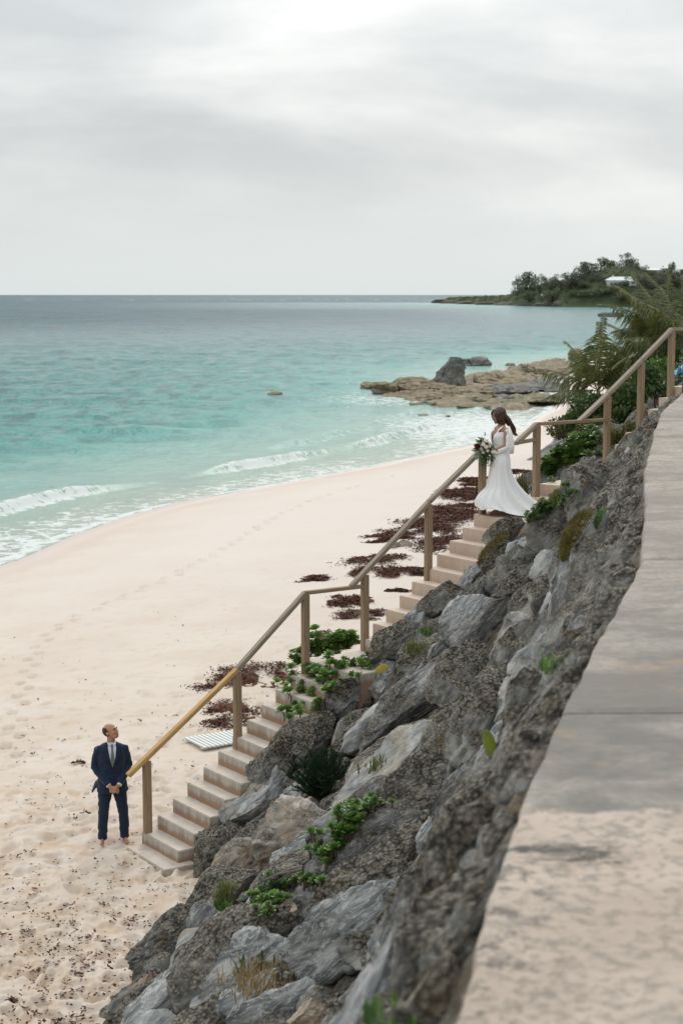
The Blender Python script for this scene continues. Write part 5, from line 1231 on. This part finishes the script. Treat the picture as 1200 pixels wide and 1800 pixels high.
    left = Vector((-1, -.1, 0))
    for i in range(170):
        d = Vector((rg.gauss(-.15, .8), rg.gauss(-.2, .7), rg.gauss(-.15, .9))).normalized(); o = Vector((rg.gauss(0, .05), rg.gauss(0, .05), rg.gauss(0, .07))); L = rg.uniform(.07, .16); e = d; sd = e.orthogonal().normalized() * L * .17; q = o + d * .05
        fo.add([q, q + e * L * .5 + sd, q + e * L, q + e * L * .5 - sd], [(0, 1, 2, 3)])
    for i in range(26):
        o = Vector((rg.gauss(.0, .06), rg.gauss(-.03, .04), -.1)); L = rg.uniform(.14, .30); fo.tube([o, o + Vector((.01, 0, -L * .5)), o + Vector((.03 + rg.gauss(0, .03), 0, -L))], [.003, .003, .001], 4)
        for k in range(6): q = o + Vector((rg.gauss(0, .015), rg.gauss(0, .015), -L * (k + 1) / 7)); e = Vector((rg.gauss(0, 1), rg.gauss(0, 1), -.6)).normalized() * .05; sd = e.orthogonal().normalized() * .011; fo.add([q, q + e * .5 + sd, q + e, q + e * .5 - sd], [(0, 1, 2, 3)])
    fo.build('foliage', leafmat('bouquet_leaf', (.03, .075, .02), (.12, .20, .05), .5), bq, False)
    red = plain('dark_red_petal', (.075, .006, .010), .45, .3); wht = plain('white_petal', (.74, .70, .60), .6, .08); wsp = plain('white_plume', (.72, .72, .68), .8, .05)
    def flower(c, r, mat, name):
        mb = MB(); c = Vector(c); nrm = (c.normalized() + Vector((0, -.6, .2))).normalized(); a = nrm.orthogonal().normalized(); b_ = nrm.cross(a)
        for ring, (np_, el, s) in enumerate(((7, .25, 1.), (6, .7, .8), (4, 1.15, .55))):
            for i in range(np_):
                an = 6.283 * i / np_ + ring * .5; d = (a * math.cos(an) + b_ * math.sin(an)) * math.cos(el) + nrm * math.sin(el); sd = d.cross(nrm).normalized() * r * .42 * s; L = r * s; mb.add([c - sd * .3, c + sd * .3, c + d * L * .6 + sd, c + d * L + nrm * r * .1, c + d * L * .6 - sd], [(0, 1, 2, 3, 4)])
        ball(mb, c + nrm * r * .2, r * .35, None, 1); mb.build(name, mat, bq, False)
    flower((-.155, -.10, .045), .078, red, 'red_flower'); flower((-.095, -.06, .135), .055, red, 'red_flower'); flower((-.17, -.05, -.005), .05, red, 'red_flower'); flower((.02, -.12, .10), .04, red, 'red_flower')
    for c, r in (((-.06, -.13, .09), .048), ((.0, -.14, .045), .05), ((.045, -.10, .12), .045), ((-.085, -.12, .0), .042), ((.07, -.09, .06), .04), ((-.01, -.10, .155), .036), ((-.05, -.13, -.06), .035), ((.03, -.13, -.03), .036)): flower(c, r, wht, 'white_flower')
    pl = MB()
    for i in range(70):
        o = Vector((-.14 + rg.gauss(0, .03), -.05 + rg.gauss(0, .03), -.06 + rg.gauss(0, .03))); e = Vector((rg.gauss(-.35, .4), rg.gauss(-.1, .3), rg.gauss(-.9, .4))).normalized() * rg.uniform(.08, .2); sd = e.orthogonal().normalized() * .006; pl.add([o - sd, o + sd, o + e], [(0, 1, 2)])
    pl.build('plume', wsp, bq, False)
    st = MB()
    for i in range(7): st.tube([(rg.gauss(0, .012), rg.gauss(0, .012), .0), (.05 + rg.gauss(0, .014), .06 + rg.gauss(0, .014), -.17)], .005, 5)
    st.build('stems', M_SUCC_DK, bq)['kind'] = 'stuff'
build_bride()

# ------------------------------------------------------------------ rock ledge at the water
def ledge_mat(name, lo, mid, hi):
    b = NB(name, .85, .25); P = b.pos; g = b.noise(P, 1.4, 6, .65); st = b.noise(b.map(P, (.35, .35, 2.6)), 1.3, 5, .6); f = b.noise(P, 6, 4, .7)
    c = b.ramp(b.math('ADD', b.math('MULTIPLY', g, .5), b.math('MULTIPLY', st, .5)), (.33, lo), (.5, mid), (.66, hi)); c = b.mix(b.math('MULTIPLY', b.step(f, .55, .7), .45), c, lo)
    return b.done(c, normal=b.bump(b.math('ADD', g, b.math('MULTIPLY', f, .5)), .9, .25))
M_LEDGE = ledge_mat('tan_ledge_rock', (.085, .07, .045), (.235, .19, .12), (.40, .335, .235)); M_LEDGE_DK = ledge_mat('grey_ledge_rock', (.06, .06, .055), (.15, .15, .14), (.28, .275, .26)); M_LEDGE_GR = ledge_mat('algae_ledge_rock', (.09, .085, .045), (.20, .19, .11), (.34, .31, .20))
def sea_rock(u0, u1, vb, hpx, dep, label, mat, seed, shape=None, name='ledge_rock', group='rocks of the shore ledge', lvl=5, z=None):
    c = at_z((u0 + u1) / 2, vb, SEA_Z if z is None else z); s = c.y / FPX; w = (u1 - u0) * s * .5; h = hpx * s
    V, F = ico(lvl); rg = np.random.default_rng(seed); p = V.copy()
    for _ in range(8):
        n = rg.normal(size=3) * np.array([1, 1, .7]); n /= np.linalg.norm(n); d = rg.uniform(.5, .8); p = p - np.outer(np.maximum(p @ n - d, 0) * .85, n)
    p = p * 1.2; p[:, :2] = np.sign(p[:, :2]) * np.abs(p[:, :2]) ** .8; p[:, 2] = np.where(p[:, 2] > .5, .5 + (p[:, 2] - .5) * .3, p[:, 2]) if shape is None else p[:, 2]
    if shape: p = shape(p)
    D = np.array([w, dep * .5, h * 1.05]); q = p * D; nn = p / np.linalg.norm(p, axis=1, keepdims=True)
    m_ = min(w, dep * .5, 3.0); a = .34 * fbm(q * 1.1 + seed, 5, seed, .6) * m_ * .6 + .28 * fbm(q * np.array([.55, .55, 4.5]) + seed, 4, seed + 2, .6) * min(h, 1.2) - .18 * m_ * np.clip(1 - 8 * np.abs(fbm(q * .7 + seed, 2, seed + 4)), 0, 1)
    q = q + nn * a[:, None]
    o = link(name, mesh_np(name, q, F), mat); o.location = (c.x, c.y + dep * .25, c.z); tag(o, label, 'rock', group); return o
def peak(p):
    q = p.copy(); t = np.clip(q[:, 2], 0, 1.0); q[:, 0] = 1 - (1 - q[:, 0]) * (1 - .62 * t); q[:, 1] *= (1 - .5 * t); q[:, 2] = np.where(q[:, 2] > 0, q[:, 2] * 1.15, q[:, 2]); return q
LR = [(756, 816, 674, 40, 4, 'tall dark grey pointed rock crowning the ledge', M_LEDGE_DK, 1, peak, -1.1), (808, 866, 643, 20, 6, 'low dark rock in the sea just behind the pointed rock', M_LEDGE_DK, 2, None, None), (890, 906, 643, 7, 2, 'small lone rock in the water right of the low dark rock', M_LEDGE, 3, None, None), (630, 668, 683, 14, 4, 'brown rock at the seaward tip of the ledge', M_LEDGE, 4, None, None),
      (652, 700, 692, 26, 5, 'tan block with undercut near the ledge tip', M_LEDGE, 5, None, None), (685, 760, 684, 26, 7, 'long tan ledge slab left of the pointed rock', M_LEDGE, 6, None, None), (700, 752, 692, 20, 5, 'dark undercut tan rock below the long slab', M_LEDGE, 7, None, None), (740, 800, 690, 18, 6, 'tan slab in front of the pointed rock', M_LEDGE, 8, None, None),
      (748, 830, 700, 16, 6, 'broad layered tan slab in the middle of the ledge', M_LEDGE, 9, None, None), (800, 870, 697, 18, 8, 'broken tan slab right of the middle of the ledge', M_LEDGE, 10, None, None), (725, 778, 705, 11, 4, 'low wet tan rock at the front of the ledge', M_LEDGE, 11, None, None), (720, 770, 714, 8, 3, 'lowest greenish rock awash before the ledge', M_LEDGE_GR, 12, None, None), (798, 842, 706, 11, 4, 'greenish boulder in the ledge front left of the bride', M_LEDGE_GR, 13, None, None), (835, 872, 707, 13, 4, 'rounded greenish boulder in the ledge front above the bride', M_LEDGE_GR, 14, None, None),
      (866, 905, 708, 16, 4, 'grey boulder at the front of the ledge over the bride', M_LEDGE_DK, 15, None, None), (880, 930, 715, 14, 5, 'green stained rock right of the bride at the ledge front', M_LEDGE_GR, 16, None, None), (805, 870, 719, 9, 4, 'flat green rock half awash left of the bride\'s hair', M_LEDGE_GR, 17, None, None), (850, 960, 672, 10, 22, 'long flat tan shelf running right along the ledge', M_LEDGE, 18, None, -1.1), (920, 1015, 654, 9, 26, 'far flat tan shelf reaching behind the young palm', M_LEDGE, 19, None, -1.1),
      (860, 950, 690, 8, 16, 'grey flat shelf in the middle of the ledge', M_LEDGE_DK, 20, None, -1.2), (900, 985, 705, 7, 10, 'dark weedy shelf meeting the sand', M_LEDGE_GR, 21, None, -1.2), (940, 1000, 682, 6, 18, 'dark grey shelf patch beside the sand', M_LEDGE_DK, 22, None, -1.15), (1002, 1024, 632, 26, 5, 'brown upright rock half hidden by the young palm', M_LEDGE, 23, None, None), (733, 752, 731, 4, 1.2, 'tiny tan rock awash in the white water', M_LEDGE, 24, None, None), (472, 496, 694, 6, 2.5, 'small lone tan rock out in the turquoise water', M_LEDGE, 25, None, None), (782, 792, 733, 4, 1, 'tiny dark rock awash left of the bride', M_LEDGE, 27, None, None)]
for u0, u1, vb, h, d, lab, m, sd, sh, z in LR: sea_rock(u0, u1, vb, h, d, lab, m, sd, sh, z=z)
def shelf():
    out = [(640, 692), (690, 676), (760, 664), (830, 657), (900, 642), (1000, 624), (1016, 640), (992, 664), (965, 690), (990, 706), (935, 716), (860, 716), (770, 710), (700, 700)]
    P = [at_z(u, v, -1.25) for u, v in out]; px = np.array([p.x for p in P]); py = np.array([p.y for p in P]); nx, ny = 190, 150
    X, Y = np.meshgrid(np.linspace(px.min() - 2, px.max() + 2, nx), np.linspace(py.min() - 3, py.max() + 4, ny)); x, y = X.ravel(), Y.ravel(); ins = np.zeros(x.size, bool); dist = np.full(x.size, 1e9)
    for i in range(len(px)):
        ax, ay, bx, by = px[i - 1], py[i - 1], px[i], py[i]; c = ((ay > y) != (by > y)) & (x < (bx - ax) * (y - ay) / (by - ay + 1e-9) + ax); ins ^= c
        t = np.clip(((x - ax) * (bx - ax) + (y - ay) * (by - ay)) / ((bx - ax) ** 2 + (by - ay) ** 2), 0, 1); dist = np.minimum(dist, np.hypot(x - ax - t * (bx - ax), (y - ay - t * (by - ay)) * .5))
    d = np.where(ins, dist, -dist) + 1.3 * fbm(p3(x, y) * np.array([.35, .2, 1]), 4, 5); Q = p3(x, y)
    h = .62 * sstep(-.4, .7, d) + .35 * sstep(1.0, 2.2, d + 1.5 * fbm(Q * .4, 2, 9)) ; lay = fbm(Q * np.array([.5, .28, 1]), 5, 6, .6); h = h * (.75 + .6 * lay) ; st = np.floor(h * 7) / 7; h = .35 * h + .65 * st
    z = SEA_Z - .5 + np.where(d > -1.2, h + .07 * fbm(Q * 2.2, 3, 8), -.4) * 1.15
    o = link('rock_shelf', mesh_np('rock_shelf', np.stack([x, y, z], 1), grid_faces(ny, nx)), M_LEDGE); tag(o, 'broad flat layered tan rock shelf between the water and the beach', 'rock shelf')
shelf()
sea_rock(1055, 1102, 557, 10, 12, 'low dark rock islet in the bay below the headland', M_LEDGE_DK, 26, None, 'rock_islet', None)

# ------------------------------------------------------------------ headland with its trees and houses
M_HILL = leafmat('headland_scrub', (.05, .065, .035), (.115, .135, .065), .9); M_HROCK = ledge_mat('headland_shore_rock', (.05, .047, .042), (.12, .11, .095), (.24, .215, .18))
_hu = np.array([765, 790, 820, 860, 890, 905, 930, 960, 990, 1010, 1040, 1070, 1100, 1125, 1150, 1180, 1220, 1320]); _hv = np.array([531, 524, 523, 522, 520, 514, 507, 500, 495, 487, 479, 471, 469, 477, 485, 485, 487, 487])
def coast_y(u): return np.interp(u, [755, 800, 860, 930, 985, 1100, 1320], [2000, 1760, 1560, 1390, 1295, 1272, 1265])
def head_z(x, y):
    """height of the headland: its waterline swings away from the viewer towards the tip"""
    x, y = np.asarray(x, float), np.asarray(y, float); u = 600 + FPX * x / y; y0 = coast_y(u); d = y - y0
    crest = EYE - (np.interp(u, _hu, _hv) - 518) / FPX * (y0 + 62)
    return SEA_Z - .8 + (crest - SEA_Z + .8) * np.minimum(sstep(-2, 66, d) ** .6, sstep(330, 140, d)) * sstep(758, 782, u)
def build_headland():
    us = np.linspace(745, 1330, 240); ds = np.concatenate([np.linspace(-10, 80, 60, endpoint=False), np.linspace(80, 340, 16)]); D, U = np.meshgrid(ds, us, indexing='ij'); Y = coast_y(U) + D; X = (U - 600) / FPX * Y; x, y = X.ravel(), Y.ravel()
    z = head_z(x, y); P = p3(x, y); up = sstep(0, 4, z - SEA_Z); z = z + up * 1.8 * fbm(P * .06, 4, 3) + up * .9 * fbm(P * .25, 3, 4)
    m = mesh_np('headland', np.stack([x, y, z], 1), grid_faces(len(ds), len(us)), True); return structure(link('headland', m, M_HILL))
build_headland()
def shore_rocks():
    rg = np.random.default_rng(9); spots = [(778, 533, 26, 8), (800, 533, 34, 7), (830, 534, 36, 7), (865, 535, 36, 6), (900, 536, 40, 7), (935, 537, 40, 7), (968, 538, 36, 8), (995, 539, 40, 12), (1025, 540, 44, 14), (1055, 540, 42, 12), (1085, 540, 44, 9), (1125, 541, 50, 8)]
    names = ['outermost', 'second', 'third', 'fourth', 'fifth', 'sixth', 'seventh', 'eighth', 'ninth', 'tenth', 'eleventh', 'twelfth']
    for i, (u, v, w, h) in enumerate(spots):
        Y = float(coast_y(u)) - 4; z = SEA_Z; vv = 518 + (EYE - z) / Y * FPX
        sea_rock(u - w * .7, u + w * .7, vv, h * 1.15, 22, 'dark shore rocks along the headland foot, %s from the tip' % names[i], M_HROCK, 60 + i, None, 'shore_rock', 'shore rocks of the headland', 5)
shore_rocks()
M_FAR = [leafmat('far_dark_tree', (.085, .105, .075), (.18, .205, .135), .8), leafmat('far_green_tree', (.095, .118, .068), (.19, .22, .12), .8), leafmat('far_grey_tree', (.10, .108, .088), (.185, .195, .15), .8)]  # foliage colours lightened to stand in for distance haze
def tree_meshes(seed, spiky):
    rg = random.Random(seed); mb, tr = MB(), MB(); lob = []
    for i in range(11):
        a = rg.uniform(0, 6.283); zz = rg.uniform(.35, .95); r = (.42 * math.sin(min(1, zz * 1.02) * math.pi) ** .6 + .1) * rg.uniform(.4, 1); lob.append((Vector((math.cos(a) * r, math.sin(a) * r, zz)), rg.uniform(.11, .2)))
    for c, r in lob:
        leaf_cloud(mb, c, r, 95, .06 if not spiky else .085, rg, 1.0 if not spiky else 1.4)
        tr.tube([Vector((0, 0, c.z * .35)), c * .7 + Vector((0, 0, c.z * .1)), c], [.018, .012, .005], 4)
    tr.tube([Vector((0, 0, -.15)), Vector((.01, 0, .3)), Vector((0, .02, .7))], [.04, .03, .012], 6)
    return mb.mesh('crown', False), tr.mesh('trunk')
TREES = [tree_meshes(200 + i, i % 2) for i in range(6)]
def far_tree(u, vbase, hpx, wpx, Y, kind, label, i):
    b_ = at_y(u, vbase, Y); b_.z = min(b_.z, float(head_z(b_.x, b_.y)) + 1); s = Y / FPX; cm, tm = TREES[i % 6]
    root = thing('headland_tree', label, 'tree', b_, (i * 1.7) % 6.28, 'trees of the headland'); h = (at_y(u, vbase - hpx, Y).z - b_.z); w = wpx * s / .95
    for nm, m, mt in (('crown', cm, M_FAR[kind]), ('trunk', tm, M_STEM)):
        me = m.copy(); me.materials.clear(); me.materials.append(mt); o = link(nm, me, None, root); o.scale = (w, w, h)
FT = [(908, 513, 24, 26, 0, 'leftmost feathery tree standing alone on the headland shore'), (925, 513, 32, 34, 0, 'second feathery tree from the headland tip, the taller of the pair'), (948, 511, 26, 30, 0, 'dark round tree left of the half hidden white house'), (965, 508, 20, 30, 1, 'low green tree below the flat roofed house'), (985, 505, 22, 36, 2, 'grey green tree on the headland below the flat roofed house'), (1003, 508, 28, 34, 2, 'twiggy grey tree beside the small white gable'), (1018, 495, 24, 34, 0, 'dark tree touching the flat roofed house'), (1036, 488, 26, 40, 0, 'dark spreading tree on the left shoulder of the hill'),
      (1055, 476, 22, 34, 0, 'hilltop tree left of the summit clump'), (1072, 476, 18, 30, 1, 'small green tree above the big white house'), (1100, 474, 28, 30, 0, 'tallest tree clump on the headland summit'), (1112, 478, 22, 24, 0, 'feathery tree right beside the summit clump'), (1130, 484, 16, 28, 1, 'low tree right of the big white house roof'), (1178, 486, 24, 14, 0, 'slim dark conifer on the skyline near the right edge'), (1150, 490, 14, 40, 1, 'bushy tree below the far right roofs'), (1195, 488, 14, 26, 0, 'dark tree at the right edge of the skyline'),
      (1050, 500, 20, 44, 2, 'broad grey tree left of the big white house'), (1120, 508, 24, 46, 2, 'grey tree below the right end of the big white house'), (1150, 512, 26, 50, 2, 'grey thicket tree behind the tall palm'), (1185, 510, 28, 50, 2, 'grey tree behind the palm at the right edge'), (1090, 515, 20, 46, 1, 'green tree in the valley under the big white house'), (1060, 522, 14, 44, 1, 'low shore tree above the darkest shore rocks'), (1015, 524, 14, 46, 1, 'low green shore thicket left of the darkest rocks'), (970, 524, 12, 46, 1, 'low green thicket near the middle of the headland shore'), (930, 522, 10, 40, 1, 'low shore scrub under the pair of feathery trees'), (1105, 530, 14, 46, 0, 'dark shore tree behind the rock islet'), (1150, 530, 18, 50, 0, 'dark shore thicket hidden behind the palm fronds'), (1030, 508, 14, 40, 1, 'pale green bush patch in the middle of the hill'), (1075, 505, 12, 40, 1, 'pale green bush patch below the big white house'), (1195, 530, 20, 50, 0, 'dark shore thicket at the right edge')]
for i, (u, vb, h, w, k, lab) in enumerate(FT): far_tree(u, vb, h, w, float(coast_y(u)) + max(6, (536 - vb) * 1.15), k, lab, i)
def scrub():
    rg = random.Random(12); mb = MB()
    for i in range(900):
        uu = rg.uniform(775, 1240); y = float(coast_y(uu)) + rg.uniform(4, 70); x = (uu - 600) / FPX * y; z = float(head_z(x, y))
        if z < .6: continue
        r = rg.uniform(1.0, 2.6) * (.5 if uu < 890 else 1); leaf_cloud(mb, Vector((x, y, z + r * .2)), r, 26, 1.1, rg, .7)
    o = mb.build('scrub', M_FAR[1], None, False); o['kind'] = 'stuff'; o['label'] = 'low green scrub covering the headland'; o['category'] = 'scrub'
scrub()
M_WHITE = plain('white_house_wall', (.62, .62, .60), .8, .06, .3); M_ROOF = plain('white_roof', (.74, .75, .74), .7, .05, .3); M_GLASS = plain('dark_window', (.05, .06, .065), .2, .2, .3); M_GREYW = plain('grey_house_wall', (.33, .33, .31), .8, .08, .3)
def house(u0, u1, vt, vb, Y, label, hip=True, windows=5, wall=None, roof_px=5, wings=()):
    um = (u0 + u1) / 2; Y = float(coast_y(um)) + 70
    for dd in range(6, 72, 2):
        yy = float(coast_y(um)) + dd; q = at_y(um, vb, yy)
        if float(head_z(q.x, yy)) >= q.z: Y = yy; break
    a, b_ = at_y(u0, vb, Y), at_y(u1, vb, Y); w = b_.x - a.x; h = (vb - vt) * Y / FPX; rh = roof_px * Y / FPX; dp = min(10, w * .6); gz = min(float(head_z(xx_, Y - dp / 2)) for xx_ in (a.x, (a.x + b_.x) / 2, b_.x)) + 1.2; root = thing('house', label, 'house', Vector(((a.x + b_.x) / 2, Y, min(a.z, gz))), R(4)); wall = wall or M_WHITE
    bm = bmesh.new(); bm_box(bm, (0, 0, h / 2 - .75), (w, dp, h + 1.5)); from_bm('wall', bm, wall, root)
    bm = bmesh.new(); e = .5
    if hip:
        vs = [bm.verts.new(v) for v in [(-w / 2 - e, -dp / 2 - e, h), (w / 2 + e, -dp / 2 - e, h), (w / 2 + e, dp / 2 + e, h), (-w / 2 - e, dp / 2 + e, h), (-w / 2 + dp * .4, 0, h + rh), (w / 2 - dp * .4, 0, h + rh)]]
        for f in ((0, 1, 5, 4), (1, 2, 5), (2, 3, 4, 5), (3, 0, 4), (3, 2, 1, 0)): bm.faces.new([vs[i] for i in f])
    else: bm_box(bm, (0, 0, h + .3), (w + 1.4, dp + 1.4, .6))
    rf = from_bm('roof', bm, M_ROOF, root)
    if hip:
        bm = bmesh.new(); bm_box(bm, (-w * .28, 0, h + rh * .9), (1.1, 1.1, rh)); from_bm('chimney', bm, wall, rf)
    for i in range(windows):
        x = -w / 2 + w * (i + .5) / windows; bm = bmesh.new(); bm_box(bm, (x, -dp / 2 - .03, h * .55), (w / windows * .5, .14, h * .45)); fr = from_bm('window', bm, M_ROOF, root)
        bm = bmesh.new(); bm_box(bm, (x, -dp / 2 - .12, h * .55), (w / windows * .42, .06, h * .39)); from_bm('pane', bm, M_GLASS, fr)
house(1065, 1117, 481, 492, 1322, 'large white house with pale roof on the hillside', True, 6, None, 6)
house(1068, 1096, 489, 498, 1312, 'lower white storey wing in front of the large white house', False, 4)
house(953, 1006, 479, 485, 1340, 'long flat roofed white house on the ridge, the leftmost on the skyline', False, 9)
house(1132, 1162, 474, 481, 1350, 'low pale house on the skyline right of the summit', True, 4, M_GREYW, 3)
house(1160, 1178, 472, 484, 1346, 'grey gabled house on the skyline near the right edge', True, 2, M_GREYW, 3)
house(966, 980, 498, 503, 1312, 'small white gabled house half hidden among the headland trees', True, 2, None, 4)
house(1104, 1118, 494, 501, 1308, 'small white outbuilding below the large house', True, 1, None, 3)
